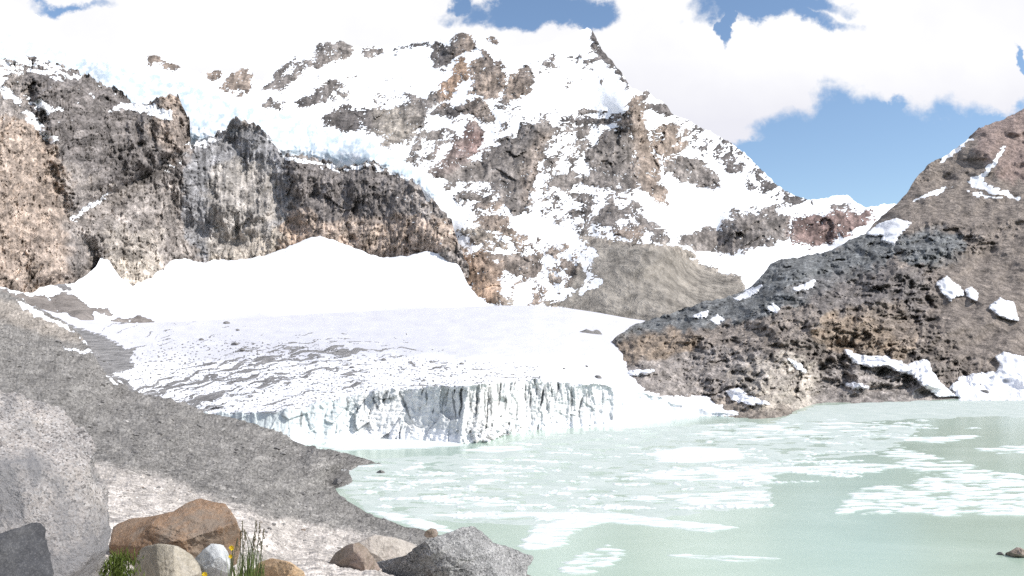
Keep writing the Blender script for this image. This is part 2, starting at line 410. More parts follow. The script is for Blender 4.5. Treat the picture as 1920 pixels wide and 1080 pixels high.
M_ROCK = [
 (30, 'd', [(810, 87), (820, 80), (840, 87), (853, 77), (857, 63), (870, 59), (862, 100), (853, 103), (847, 117), (830, 130), (817, 120), (808, 103)]),
 (30, 't', [(857, 62), (870, 58), (887, 66), (893, 87), (887, 97), (873, 102), (858, 104)]),
 (30, 'o', [(860, 107), (877, 110), (873, 140), (860, 143), (857, 170), (840, 190), (827, 193), (827, 167), (840, 147), (853, 127)]),
 (30, 't', [(883, 117), (903, 110), (900, 93), (913, 97), (930, 110), (947, 123), (950, 147), (947, 167), (933, 183), (900, 183), (887, 173), (893, 150), (883, 133)]),
 (30, 'd', [(902, 92), (912, 96), (930, 115), (935, 130), (925, 135), (912, 118), (903, 108)]),
 (30, 't', [(950, 143), (967, 140), (983, 127), (993, 123), (997, 150), (990, 173), (973, 177), (950, 190), (947, 173)]),
 (6, 'd', [(983, 127), (993, 122), (998, 150), (992, 165), (985, 150)]),
 (30, 't', [(910, 70), (927, 68), (933, 80), (927, 85), (917, 80)]),
 (30, 'g', [(770, 180), (797, 182), (820, 173), (830, 187), (813, 203), (773, 200)]),
 (30, 'd', [(605, 228), (615, 213), (640, 203), (660, 200), (683, 208), (723, 207), (720, 240), (690, 246), (673, 245), (640, 243), (620, 238)]),
 (30, 'b', [(700, 210), (723, 207), (750, 203), (767, 197), (785, 205), (783, 250), (767, 263), (740, 270), (720, 265), (705, 250)]),
 (30, 'g', [(750, 203), (767, 192), (790, 200), (798, 227), (783, 250), (767, 265), (745, 273), (725, 268), (760, 262), (775, 240)]),
 (30, 't', [(870, 197), (887, 187), (907, 190), (923, 203), (927, 220), (917, 230), (897, 227), (887, 217), (870, 210)]),
 (30, 'd', [(866, 198), (885, 188), (900, 190), (895, 205), (880, 214), (868, 210)]),
 (5, 'd', [(820, 203), (860, 196), (872, 206), (850, 222), (815, 212)]),
 (8, 'r', [(877, 220), (893, 227), (903, 247), (907, 267), (887, 277), (867, 280), (840, 283), (820, 293), (827, 283), (860, 267), (873, 257)]),
 (-0.6, 'g', [(783, 247), (840, 240), (873, 267), (853, 300), (807, 327), (768, 300)]),
 (5, 'g', [(808, 245), (830, 243), (838, 258), (828, 275), (812, 268)]),
 (14, 'g', [(933, 267), (967, 253), (973, 240), (993, 230), (1013, 233), (1023, 213), (1037, 240), (1033, 260), (1023, 283), (1013, 297), (1007, 320), (1003, 360), (985, 395), (965, 405), (945, 390),
            (935, 370), (915, 345), (885, 340), (850, 345), (825, 335), (805, 325), (800, 318), (840, 312), (860, 300), (870, 290), (900, 300), (910, 280)]),
 (14, 'd', [(935, 268), (967, 254), (975, 240), (993, 231), (1000, 250), (985, 270), (950, 285), (920, 300), (905, 290)]),
 (14, 't', [(1000, 270), (1015, 250), (1030, 255), (1022, 285), (1008, 320), (1002, 360), (985, 380), (980, 330)]),
 (4, 'r', [(870, 255), (905, 262), (900, 285), (870, 300), (840, 318), (815, 322), (830, 300)]),
 (6, 'd', [(1027, 272), (1040, 264), (1057, 266), (1040, 278), (1028, 284)]),
 (5, 'd', [(1030, 300), (1048, 285), (1064, 288), (1050, 298), (1033, 310)]),
 (8, 'd', [(1050, 227), (1070, 220), (1107, 223), (1137, 220), (1173, 213), (1187, 220), (1173, 227), (1140, 230), (1100, 233), (1067, 237)]),
 (8, 'g', [(1090, 210), (1133, 205), (1130, 212), (1100, 213)]),
 (20, 't', [(1177, 200), (1187, 180), (1203, 180), (1207, 200), (1210, 233), (1217, 267), (1227, 300), (1237, 333), (1250, 360), (1252, 378), (1235, 380), (1215, 365), (1195, 350), (1190, 300), (1185, 250), (1180, 215)]),
 (12, 'g', [(1187, 233), (1192, 300), (1200, 358), (1180, 355), (1140, 350), (1090, 345), (1060, 343), (1030, 335), (1040, 330), (1080, 325), (1110, 320), (1095, 303), (1090, 283), (1092, 275), (1120, 268), (1118, 257), (1150, 240)]),
 (10, 'd', [(1120, 258), (1150, 242), (1175, 240), (1160, 262), (1150, 280), (1130, 290), (1122, 275)]),
 (8, 'd', [(1210, 190), (1240, 197), (1253, 200), (1253, 217), (1233, 213), (1213, 203)]),
 (8, 'd', [(1206, 172), (1214, 168), (1218, 182), (1208, 186)]),
 (3.0, 't', [(1220, 247), (1240, 230), (1273, 230), (1290, 250), (1285, 280), (1260, 300), (1240, 300), (1225, 275)]),
 (20, 'g', [(1245, 300), (1280, 293), (1300, 300), (1323, 307), (1347, 330), (1350, 347), (1333, 357), (1307, 347), (1280, 335), (1250, 322)]),
 (-2.6, 'd', [(1255, 205), (1330, 245), (1400, 290), (1455, 335), (1480, 362), (1440, 364), (1400, 352), (1370, 315), (1300, 275)]),
 (-0.4, 'd', [(1395, 330), (1430, 335), (1455, 350), (1450, 364), (1410, 362)]),
 (20, 'd', [(1107, 52), (1115, 60), (1131, 92), (1152, 120), (1172, 143), (1186, 166), (1178, 165), (1158, 143), (1138, 120), (1118, 100), (1110, 82)]),
 (4, 'd', [(1065, 107), (1078, 103), (1090, 103), (1085, 111), (1072, 113)]),
 (4, 'd', [(1095, 115), (1118, 106), (1136, 106), (1130, 116), (1112, 118)]),
 (1, 'd', [(1022, 112), (1038, 104), (1034, 118), (1012, 135)]),
 (-6.6, 'g', [(1000, 120), (1110, 100), (1150, 140), (1060, 160), (1000, 150)]),
 (1.5, 'g', [(498, 162), (520, 136), (580, 104), (600, 84), (640, 76), (668, 88), (660, 100), (620, 115), (560, 140), (522, 165), (492, 168)]),
 (7, 'd', [(590, 92), (602, 82), (640, 76), (660, 86), (640, 96), (610, 94)]),
 (7, 'g', [(676, 92), (700, 87), (716, 88), (712, 100), (685, 102)]),
 (2, 'd', [(738, 90), (770, 80), (818, 76), (800, 84), (765, 88), (742, 94)]),
 (6, 'd', [(550, 195), (570, 180), (600, 163), (625, 150), (636, 160), (620, 176), (640, 180), (612, 188), (580, 196)]),
 (3, 'g', [(494, 195), (515, 188), (532, 190), (522, 203), (500, 202)]),
 (20, 't', [(268, 110), (290, 104), (315, 113), (336, 128), (310, 126), (285, 117)]),
 (20, 't', [(386, 141), (400, 130), (415, 132), (410, 148), (395, 151)]),
 (20, 't', [(412, 160), (440, 140), (455, 125), (470, 126), (470, 163), (450, 176), (425, 170)]),
 (4, 't', [(880, 410), (907, 405), (930, 395), (947, 405), (960, 427), (967, 437), (960, 447), (940, 435), (917, 429), (883, 420)]),
 (4, 't', [(885, 385), (905, 375), (935, 378), (945, 395), (925, 400), (905, 392)]),
 (5, 'b', [(868, 437), (893, 427), (917, 433), (930, 440), (952, 453), (948, 465), (923, 464), (893, 458), (880, 451)]),
 (3, 'g', [(865, 365), (900, 362), (925, 370), (915, 382), (885, 378)]),
 (7, 't', [(820, 480), (833, 468), (853, 462), (872, 470), (865, 484), (843, 491)]),
 (20, 'o', [(853, 493), (873, 477), (897, 473), (917, 483), (940, 500), (937, 520), (940, 543), (946, 562), (930, 573), (907, 562), (887, 550), (877, 530), (870, 510)]),
 (9, 'b', [(932, 560), (943, 553), (960, 560), (972, 574), (940, 575)]),
 (12, 'g', [(917, 480), (940, 472), (973, 476), (987, 483), (1007, 483), (1021, 493), (1013, 511), (987, 521), (960, 511), (940, 504)]),
 (6, 'g', [(1020, 467), (1040, 477), (1073, 490), (1097, 503), (1101, 523), (1083, 538), (1060, 533), (1073, 520), (1060, 507), (1053, 490), (1027, 477)]),
 (3, 'b', [(1023, 520), (1037, 509), (1048, 527), (1040, 541)]),
 (26, 'b', [(1087, 447), (1140, 446), (1180, 452), (1210, 457), (1255, 460), (1285, 470), (1310, 492), (1345, 508), (1385, 520), (1400, 545), (1420, 600), (1300, 650), (1220, 640), (1150, 592), (1060, 577),
            (1030, 572), (1070, 556), (1110, 548), (1130, 530), (1116, 510), (1112, 490), (1130, 475), (1105, 462)]),
 (-4.1, 'b', [(1020, 560), (1070, 545), (1110, 540), (1150, 560), (1110, 590), (1040, 580)]),
 (-3.6, 'b', [(1095, 460), (1130, 470), (1125, 530), (1100, 545), (1085, 500)]),
 (5, 'd', [(1070, 370), (1090, 360), (1107, 362), (1118, 380), (1107, 391), (1087, 384)]),
 (3, 'g', [(1073, 393), (1097, 392), (1094, 404), (1078, 402)]),
 (10, 'g', [(1116, 403), (1133, 389), (1150, 375), (1164, 390), (1178, 410), (1160, 421), (1140, 428), (1117, 424)]),
 (8, 't', [(1171, 428), (1190, 419), (1204, 430), (1202, 452), (1173, 452), (1145, 442)]),
 (5, 'g', [(1190, 402), (1213, 410), (1240, 422), (1254, 447), (1247, 464), (1233, 455), (1216, 431), (1193, 414)]),
 (2, 'g', [(1168, 369), (1190, 378), (1209, 395), (1190, 388)]),
 (22, 'g', [(1272, 440), (1300, 436), (1347, 427), (1377, 409), (1413, 406), (1440, 396), (1467, 396), (1488, 423), (1482, 445), (1467, 449), (1440, 458), (1403, 465), (1380, 475), (1347, 475), (1310, 468), (1282, 456)]),
 (9, 'r', [(1478, 420), (1493, 409), (1533, 402), (1570, 396), (1633, 402), (1642, 410), (1613, 431), (1580, 444), (1547, 458), (1507, 462), (1485, 451)]),
 (4, 'd', [(1563, 388), (1577, 382), (1602, 391), (1585, 394)]),
 (1, 'd', [(1458, 372), (1495, 364), (1520, 373), (1490, 379)]),
 (-5.8, 'g', [(600, 150), (720, 150), (800, 180), (720, 195), (640, 185)]),
 (-1.4, 'g', [(820, 330), (880, 340), (930, 360), (900, 400), (860, 380)]),
 (-4.6, 'g', [(940, 180), (870, 230), (930, 260), (1000, 230), (1040, 210), (980, 215)]),
 (-1.8, 'g', [(1040, 240), (1120, 240), (1100, 330), (1020, 350), (1020, 290)]),
 (-2.2, 'g', [(1020, 340), (1180, 355), (1200, 420), (1100, 440), (1020, 400)]),
 (-3.2, 't', [(850, 450), (960, 440), (1100, 470), (1120, 540), (1000, 570), (930, 540)]),
 (1, 'g', [(1365, 400), (1400, 395), (1480, 385), (1440, 400), (1390, 412)]),
]
ICEFALL = [(-60, 110), (-60, 50), (20, 50), (70, 70), (110, 84), (150, 106), (250, 122), (330, 148), (400, 170), (480, 200), (560, 215), (600, 235), (660, 250), (720, 272), (760, 300), (800, 330), (830, 380), (790, 360), (740, 330), (700, 310), (640, 320),
           (590, 300), (520, 290), (470, 240), (420, 250), (357, 280), (340, 210), (250, 200), (150, 145)]
SCREE = [(1110, 450), (1255, 460), (1310, 492), (1400, 530), (1380, 640), (1150, 640), (1040, 575)]

def streaks(PX, PY, seed, w=9.0, h=42.0):
    return ridged(PX / w + 0.6 * fbm(PX / 30, PY / 40, 3, seed + 3), PY / h, 4, seed)

def mountain_fn(PX, PY):
    S, tint = paint(PX, PY, M_ROCK, 6.0, 3)
    mx = PX + 7 * fbm(PX / 30, PY / 30, 3, 57); my = PY + 7 * fbm(PX / 30, PY / 30, 3, 58) + 0.3 * PX
    b1 = blocks(mx / 26, my / 34, 551); b2 = blocks(mx / 11, my / 14, 552); b3 = blocks(mx / 5, my / 6, 553)
    ledge = ridged(PX / 70 + 0.5 * fbm(PX / 40, PY / 40, 3, 22), (PY - 0.28 * PX + 10 * fbm(PX / 50, PY / 50, 3, 23)) / 13.0, 3, 24)   # snow lies on ledges
    brk = 0.75 * fbm(PX / 30, PY / 18 + PX / 60, 6, 21, 0.58) + 0.45 * b1 + 0.3 * b2 - 0.28 * ledge
    Sn = np.minimum(S, 11) + 1.2 + 8.0 * brk + 3.8 * fbm(PX / 4.2, PY / 2.6 + PX / 14, 3, 25)
    Sn = np.where(sdpoly(PX, PY, SCREE, 30) > 0, np.maximum(Sn, np.minimum(S, 8)), Sn)
    lf = ridged(PX / 34 + 0.5 * fbm(PX / 22, PY / 22, 3, 26), (PY - 0.30 * PX + 6 * fbm(PX / 30, PY / 30, 3, 27)) / 6.5, 2, 28)
    Sn = Sn - 12.0 * sstep(0.36, 0.6, lf) * (fbm(PX / 24, PY / 24, 3, 29) > -0.05) * (1 - sstep(-4, 6, sdpoly(PX, PY, SCREE, 30)))
    rock = sstep(-0.9, 0.9, Sn)
    rs = sstep(-10, 6, S)
    scree = sstep(-4, 14, sdpoly(PX, PY, SCREE, 30))
    icef = sstep(-6, 10, sdpoly(PX + 4 * fbm(PX / 20, PY / 20, 3, 8), PY, ICEFALL, 30)) * (1 - rock)
    Y = MD(PX, PY)
    big = fbm(PX / 150, PY / 110, 4, 41)
    med = ridged(PX / 34, PY / 46, 5, 51)
    fine = streaks(PX, PY, 61, 7, 26)
    amp = (0.25 + 0.75 * rs) * (1 - 0.9 * scree)
    Y = Y * (1 - 0.020 * big - amp * (0.0045 * med + 0.0018 * fine) - 0.0035 * sstep(-2, 7, Sn) * (1 - scree))
    Y = Y * (1 - rs * (1 - scree) * (0.0105 * b1 + 0.0048 * b2 + 0.002 * b3))
    Y = Y * (1 - icef * (0.0022 * ridged(PX / 24 - PY / 60, PY / 14, 4, 71) + 0.003 * np.abs(gn(PX / 7, PY / 22, 73))))
    tone = 0.88 + 0.5 * fbm(PX / 22, PY / 24, 4, 81) + 0.34 * fbm(PX / 5, PY / 26, 3, 82) * (1 - scree)
    tint = tint * np.clip(tone, 0.45, 1.6)[..., None]
    tint = tint * np.clip(1 + 0.4 * gn(PX / 3.0, PY / 3.0, 83) + 0.35 * blocks(PX / 7, (PY + 0.3 * PX) / 8, 84), 0.4, 1.7)[..., None]
    tint = lerp3(tint, np.array([0.33, 0.30, 0.262]) * (1 + 0.14 * fbm(PX / 7, PY / 26, 4, 90))[..., None], scree * 0.9)
    st = np.broadcast_to(np.array(SNOW), PX.shape + (3,)).copy()
    blue = np.clip(icef * (0.62 + 0.8 * fbm(PX / 16, PY / 15, 5, 77, 0.65)), 0, 1)
    st = lerp3(st, (0.47, 0.55, 0.61), blue)
    return Y, dict(snow=1 - rock, tint=tint, snowtint=st)

mt_far = mat_terrain('snowy_mountain_rock', 2.2, 0.95)
layer('mountain', -200, 2060, 2.0, M_TOP, M_BOT, 1.7, mountain_fn, mt_far,
      'high rocky mountain with snow covered ledges, steep peak and hanging icefall behind the lake', 'mountain',
      jag=lambda x: 2.2 * fbm(x / 9, x * 0 + 3.3, 4, 5), back=(6, 0.02, 10.0))

# ------------------------------------------------------------------ CLIFF on the left
C_TOP = poly_fn([(-220, 60), (0, 112), (30, 110), (62, 104), (110, 122), (150, 136), (195, 158), (235, 176), (250, 190), (262, 198), (284, 192), (298, 180), (318, 176), (334, 184), (343, 205), (355, 217), (357, 240), (354, 272), (375, 264),
                 (398, 257), (408, 246), (424, 241), (432, 226), (446, 222), (458, 230), (478, 235), (500, 249), (516, 268), (530, 288), (548, 288), (570, 291), (600, 298), (625, 308), (645, 314), (668, 309), (690, 304), (706, 304), (720, 314),
                 (750, 330), (785, 344), (796, 366), (815, 378), (832, 396), (848, 416), (854, 438), (862, 462), (880, 500)])
C_BOT = poly_fn([(-220, 600), (0, 600), (150, 580), (400, 570), (600, 540), (800, 530), (880, 520)])
CD = TPS([(-220, 60, 620), (0, 110, 700), (110, 122, 760), (235, 176, 860), (340, 200, 900), (355, 260, 905), (440, 228, 950), (530, 290, 960), (640, 313, 970), (706, 305, 975), (790, 350, 900), (850, 420, 835), (880, 500, 775),
          (0, 250, 560), (0, 400, 480), (0, 540, 430), (-220, 550, 400), (120, 330, 640), (130, 530, 560), (120, 430, 590), (250, 330, 800), (230, 420, 720), (250, 535, 690), (330, 300, 850), (330, 480, 800), (440, 400, 880), (450, 485, 850), (600, 445, 860),
          (600, 380, 905), (720, 480, 832), (720, 400, 890), (830, 460, 805), (0, 600, 410), (400, 570, 780), (800, 530, 830)])
C_SNOW = [
 (1.0, 'g', [(-200, 100), (0, 112), (60, 102), (112, 122), (150, 145), (110, 150), (60, 132), (30, 136), (0, 160), (-200, 140)]),
 (9, 'g', [(2, 158), (24, 168), (40, 190), (26, 195), (6, 178)]),
 (5, 'g', [(48, 182), (80, 193), (118, 204), (92, 209), (62, 202)]),
 (4, 'g', [(40, 200), (70, 225), (108, 262), (92, 270), (76, 250), (52, 225)]),
 (5, 'g', [(205, 205), (240, 190), (300, 198), (322, 212), (318, 225), (296, 222), (278, 210), (240, 205)]),
 (-4.1, 'g', [(120, 140), (235, 180), (250, 195), (200, 190), (150, 165)]),
 (6, 'g', [(348, 275), (372, 263), (405, 258), (408, 248), (400, 272), (370, 272), (356, 285)]),
 (7, 'g', [(130, 415), (148, 394), (175, 378), (204, 366), (190, 380), (162, 398), (142, 412)]),
 (-3.6, 'g', [(330, 300), (345, 310), (320, 330), (300, 330)]),
 (-5.2, 'g', [(760, 340), (855, 430), (840, 460), (790, 430), (740, 380)]),
 (-5.8, 'g', [(0, 120), (170, 150), (130, 250), (0, 230)]),
 (1.5, 'g', [(500, 255), (540, 290), (640, 315), (700, 306), (760, 335), (700, 312), (640, 322), (540, 300)]),
]
C_TONE = [
 (30, 't', [(-220, 230), (60, 230), (120, 330), (130, 530), (0, 560), (-220, 600)]),
 (30, 'd', [(60, 110), (250, 185), (345, 215), (355, 280), (330, 330), (230, 340), (140, 300), (60, 200)]),
 (30, 't', [(295, 185), (320, 180), (342, 220), (350, 280), (320, 290), (290, 240)]),
 (30, 'g', [(120, 330), (220, 360), (330, 350), (330, 480), (200, 480), (130, 530)]),
 (30, 's', [(360, 270), (440, 230), (500, 260), (540, 330), (530, 400), (480, 450), (380, 480), (350, 400)]),
 (30, 'b', [(395, 330), (440, 300), (510, 330), (520, 400), (470, 440), (420, 450), (395, 400)]),
 (30, 'd', [(530, 300), (640, 318), (710, 308), (760, 340), (740, 400), (660, 420), (600, 400), (545, 370)]),
 (30, 't', [(545, 400), (640, 420), (720, 410), (840, 420), (850, 450), (720, 485), (600, 445), (540, 460)]),
 (30, 'b', [(390, 450), (470, 430), (560, 440), (510, 475), (400, 490)]),
 (30, 'o', [(540, 430), (580, 440), (560, 455), (520, 470)]),
 (30, 'b', [(200, 430), (300, 440), (290, 510), (250, 540), (200, 490)]),
]
BUTTRESS = [
 (0.040, 30, [(40, 130), (150, 140), (250, 188), (345, 212), (356, 285), (300, 325), (230, 352), (135, 412), (95, 330), (70, 230)]),
 (0.020, 14, [(255, 196), (300, 180), (345, 210), (352, 280), (310, 300), (262, 280)]),
 (0.016, 10, [(238, 230), (252, 225), (256, 300), (240, 320)]),
 (0.022, 22, [(138, 420), (240, 360), (325, 350), (335, 560), (250, 570), (185, 540), (165, 450)]),
 (0.018, 20, [(-220, 330), (60, 300), (130, 430), (150, 520), (40, 550), (-220, 560)]),
 (0.016, 16, [(30, 440), (110, 400), (170, 470), (140, 530), (60, 520)]),
 (0.018, 26, [(530, 296), (640, 318), (706, 310), (790, 352), (885, 480), (885, 540), (560, 540), (555, 400)]),
 (0.012, 12, [(655, 330), (700, 320), (720, 420), (690, 470), (650, 440)]),
 (0.012, 12, [(760, 370), (830, 410), (870, 470), (860, 540), (760, 540)]),
 (0.010, 12, [(395, 300), (450, 240), (505, 262), (515, 400), (430, 440), (395, 400)]),
]
def cliff_fn(PX, PY):
    S, _ = paint(PX, PY, C_SNOW, 5.0, 13)
    _, tint = paint(PX, PY, C_TONE, 14.0, 23)
    brk = fbm(PX / 14, PY / 8 - PX / 50, 6, 121, 0.6)
    snow = sstep(-0.9, 0.9, S + 6.0 * brk)
    Y = CD(PX, PY)
    # the smooth streaked wall in the middle; broken rock elsewhere
    wall = sstep(-30, 40, sdpoly(PX, PY, [(360, 260), (440, 225), (520, 280), (570, 400), (480, 480), (340, 490)], 60))
    diag = ridged((PX + PY * 0.55) / 26, (PY - PX * 0.25) / 70, 5, 131)
    med = ridged(PX / 30, PY / 44, 5, 141)
    fine = streaks(PX, PY, 151, 6, 40)
    lw = sstep(300, 60, PX)
    r = (1 - 0.55 * wall)
    Y = Y * (1 - 0.028 * fbm(PX / 110, PY / 120, 4, 161) - r * (0.0085 * 0.5 * (lw * diag + (1 - lw) * med)) - (0.0016 + 0.0012 * (1 - wall)) * fine - 0.004 * ridged(PX / 60, PY / 130, 3, 171) - r * 0.003 * ridged(PX / 11, PY / 13, 4, 177))
    ax = PX + 10 * fbm(PX / 40, PY / 40, 3, 187); ay = PY + 10 * fbm(PX / 40, PY / 40, 3, 188)
    rx = ax + lw * 0.45 * ay
    Y = Y * (1 - r * (0.0105 * blocks(rx / 30, ay / 52, 1801) + 0.0046 * blocks(rx / 13, ay / 20, 1802) + 0.0020 * blocks(rx / 6, ay / 8, 1803)) - 0.0042 * blocks(rx / 10, ay / 70, 1804))
    for (amt, wd_, pl_) in BUTTRESS:
        amt *= 1.1
        sdb = sdpoly(PX + 9 * fbm(PX / 24, PY / 24, 4, 185), PY + 9 * fbm(PX / 24, PY / 24, 4, 186), pl_, 40)
        Y = Y * (1 - amt * sstep(-3, wd_, sdb))
    st = fbm(PX / 6, PY / 90, 4, 181)
    tone = 1.34 + 0.44 * fbm(PX / 26, PY / 30, 4, 191) + (0.2 + 0.25 * wall) * st + 0.3 * fbm(PX / 4.5, PY / 5.5, 3, 195) * (1 - 0.5 * wall)
    dstr = sstep(0.15, 0.5, fbm(PX / 8, PY / 120, 3, 193)) * wall * sstep(470, 330, PY)
    tint = tint * np.clip(tone, 0.75, 1.9)[..., None]
    tint = tint * np.clip(1 + 0.30 * gn(PX / 2.8, PY / 3.2, 196) + 0.55 * blocks(rx / 8, ay / 11, 197) * (1 - 0.6 * wall), 0.4, 1.7)[..., None]
    tint = lerp3(tint, (0.12, 0.12, 0.125), 0.5 * dstr)
    stn = np.broadcast_to(np.array(SNOW), PX.shape + (3,))
    return Y, dict(snow=snow, tint=tint, snowtint=stn)
mt_cliff = mat_terrain('cliff_rock', 1.1, 1.05, 1.2)
layer('cliff', -220, 880, 1.6, C_TOP, C_BOT, 1.6, cliff_fn, mt_cliff,
      'steep streaked brown and grey rock wall above the snowfield, under the icefall', 'cliff',
      jag=lambda x: 4.0 * fbm(x / 11, x * 0 + 1.3, 5, 15) + 7.0 * blocks(x / 8, x * 0 + 0.5, 16), back=(4, 0.012, 3.0))

# ------------------------------------------------------------------ SNOWFIELD under the cliff
A_TOP = poly_fn([(-220, 520), (0, 537), (40, 549), (62, 548), (78, 537), (100, 534), (140, 531), (165, 514), (180, 500), (190, 480), (203, 463), (206, 494), (225, 519), (250, 537), (270, 521), (300, 501), (316, 490), (345, 485), (380, 492), (400, 488), (440, 487),
                 (480, 483), (510, 475), (545, 460), (570, 450), (600, 442), (625, 450), (645, 458), (690, 475), (720, 483), (760, 480), (800, 471), (838, 478), (862, 500), (878, 535), (900, 561), (920, 573), (950, 577)])
A_BOT = poly_fn([(-220, 640), (0, 640), (250, 640), (400, 632), (700, 610), (950, 600)])
AD = TPS([(-220, 520, 395), (0, 540, 425), (60, 548, 470), (140, 531, 550), (203, 463, 690), (225, 519, 660), (250, 537, 675), (316, 490, 790), (400, 488, 830), (480, 483, 838), (600, 442, 845), (720, 483, 820), (800, 471, 800), (862, 500, 762), (920, 573, 660), (950, 577, 640),
          (0, 600, 400), (150, 590, 440), (300, 600, 520), (500, 590, 590), (700, 580, 620), (900, 585, 625), (300, 560, 600), (500, 540, 700), (700, 530, 730), (850, 545, 690), (0, 640, 370), (400, 632, 520), (700, 610, 560), (950, 600, 590)])
A_DIRT = [
 (14, 'g', [(95, 556), (122, 547), (150, 562), (172, 582), (176, 600), (150, 598), (120, 588), (100, 575)]),
 (9, 'g', [(50, 556), (85, 552), (104, 570), (110, 588), (80, 578), (55, 568)]),
 (6, 's', [(85, 512), (100, 515), (125, 535), (140, 545), (118, 545), (98, 530)]),
 (7, 'g', [(240, 594), (262, 590), (284, 600), (292, 608), (262, 609), (244, 604)]),
 (3, 'g', [(206, 598), (240, 598), (246, 606), (214, 607)]),
 (3, 'g', [(172, 577), (205, 583), (212, 590), (190, 590)]),
 (3, 'g', [(115, 575), (150, 582), (180, 600), (150, 604)]),
 (2, 'g', [(0, 540), (60, 555), (110, 590), (150, 612), (100, 600), (30, 570), (0, 556)]),
]
def snowfield_fn(PX, PY):
    S, tint = paint(PX, PY, A_DIRT, 3.0, 33)
    d = sstep(-0.9, 0.9, S + 3.0 * fbm(PX / 12, PY / 6, 5, 221))
    Y = AD(PX, PY) * (1 - 0.018 * sstep(620, 540, PY))
    Y = Y * (1 - 0.010 * fbm(PX / 190, PY / 60, 3, 231) - 0.0012 * fbm(PX / 40, PY / 14, 3, 233) - 0.01 * sstep(-4, 10, S))
    st = np.broadcast_to(np.array(SNOW), PX.shape + (3,)).copy()
    st = st * (1 + 0.03 * fbm(PX / 40, PY / 14, 4, 236))[..., None]
    st = lerp3(st, (0.62, 0.615, 0.65), sstep(-26, 12, PY - (592 - 0.03 * (PX - 300) + 9 * fbm(PX / 90, PY / 22, 3, 235))))  # the tongue's lavender shade painted on over the lower apron
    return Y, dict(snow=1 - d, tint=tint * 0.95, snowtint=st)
mt_snow = mat_terrain('snowfield_snow', 1.0, 0.7, 0.6)
layer('snowfield', -220, 950, 2.2, A_TOP, A_BOT, 2.0, snowfield_fn, mt_snow,
      'smooth white snow apron banked against the foot of the rock wall', 'snowfield',
      jag=lambda x: 2.0 * fbm(x / 14, x * 0 + 2.3, 4, 35), back=(4, 0.02, 1.0))

# ------------------------------------------------------------------ GLACIER tongue with its ice cliff
G_TOP = poly_fn([(60, 575), (150, 598), (250, 606), (400, 600), (600, 588), (800, 578), (940, 573), (1000, 573), (1060, 577), (1120, 586), (1180, 597), (1230, 604), (1340, 610)])
G_CREST = poly_fn([(60, 770), (150, 770), (500, 775), (560, 768), (585, 758), (640, 745), (680, 738), (700, 734), (740, 730), (800, 727), (860, 728), (900, 722), (925, 716), (1000, 713), (1040, 715), (1080, 719), (1120, 722), (1170, 729), (1210, 738), (1250, 752), (1300, 766), (1340, 775), (1390, 780)])
G_WAT = poly_fn([(150, 850), (500, 838), (560, 834), (590, 832), (640, 828), (700, 824), (760, 824), (820, 827), (870, 831), (905, 828), (940, 817), (980, 808), (1060, 803), (1150, 799), (1200, 792), (1260, 785), (1310, 780), (1340, 780), (1390, 781)])
_gx = np.arange(-100, 1600, 4.0); _k = np.exp(-0.5 * (np.arange(-40, 41) / 13.0) ** 2); _k /= _k.sum()
_gs = np.convolve(np.pad(G_CREST(_gx), 40, mode='edge'), _k, 'valid')
G_SM = lambda x: np.interp(x, _gx, _gs)
_gw = np.convolve(np.pad(lake_Y(G_WAT(_gx)), 40, mode='edge'), _k, 'valid')
CRACKS = [(864, 729, 864, 757, 2.2), (909, 732, 909, 778, 1.8), (920, 732, 921, 780, 2.4), (933, 714, 933, 738, 1.6), (948, 742, 949, 770, 2.6), (970, 755, 969, 783, 2.0), (1021, 722, 1014, 764, 2.2), (1023, 724, 1026, 766, 1.8),
          (1072, 726, 1071, 768, 2.6), (651, 742, 652, 760, 2.2), (683, 742, 683, 770, 2.0), (710, 735, 711, 754, 2.2), (697, 744, 713, 772, 2.6), (750, 735, 769, 784, 2.8), (799, 734, 799, 750, 2.4), (812, 767, 812, 777, 1.6),
          (566, 772, 563, 798, 3.0), (848, 736, 856, 790, 2.2), (880, 730, 884, 770, 1.6), (993, 720, 992, 745, 1.6), (1046, 722, 1045, 744, 1.4), (730, 738, 732, 752, 1.4), (957, 718, 957, 735, 1.3), (1100, 735, 1100, 760, 1.2)]
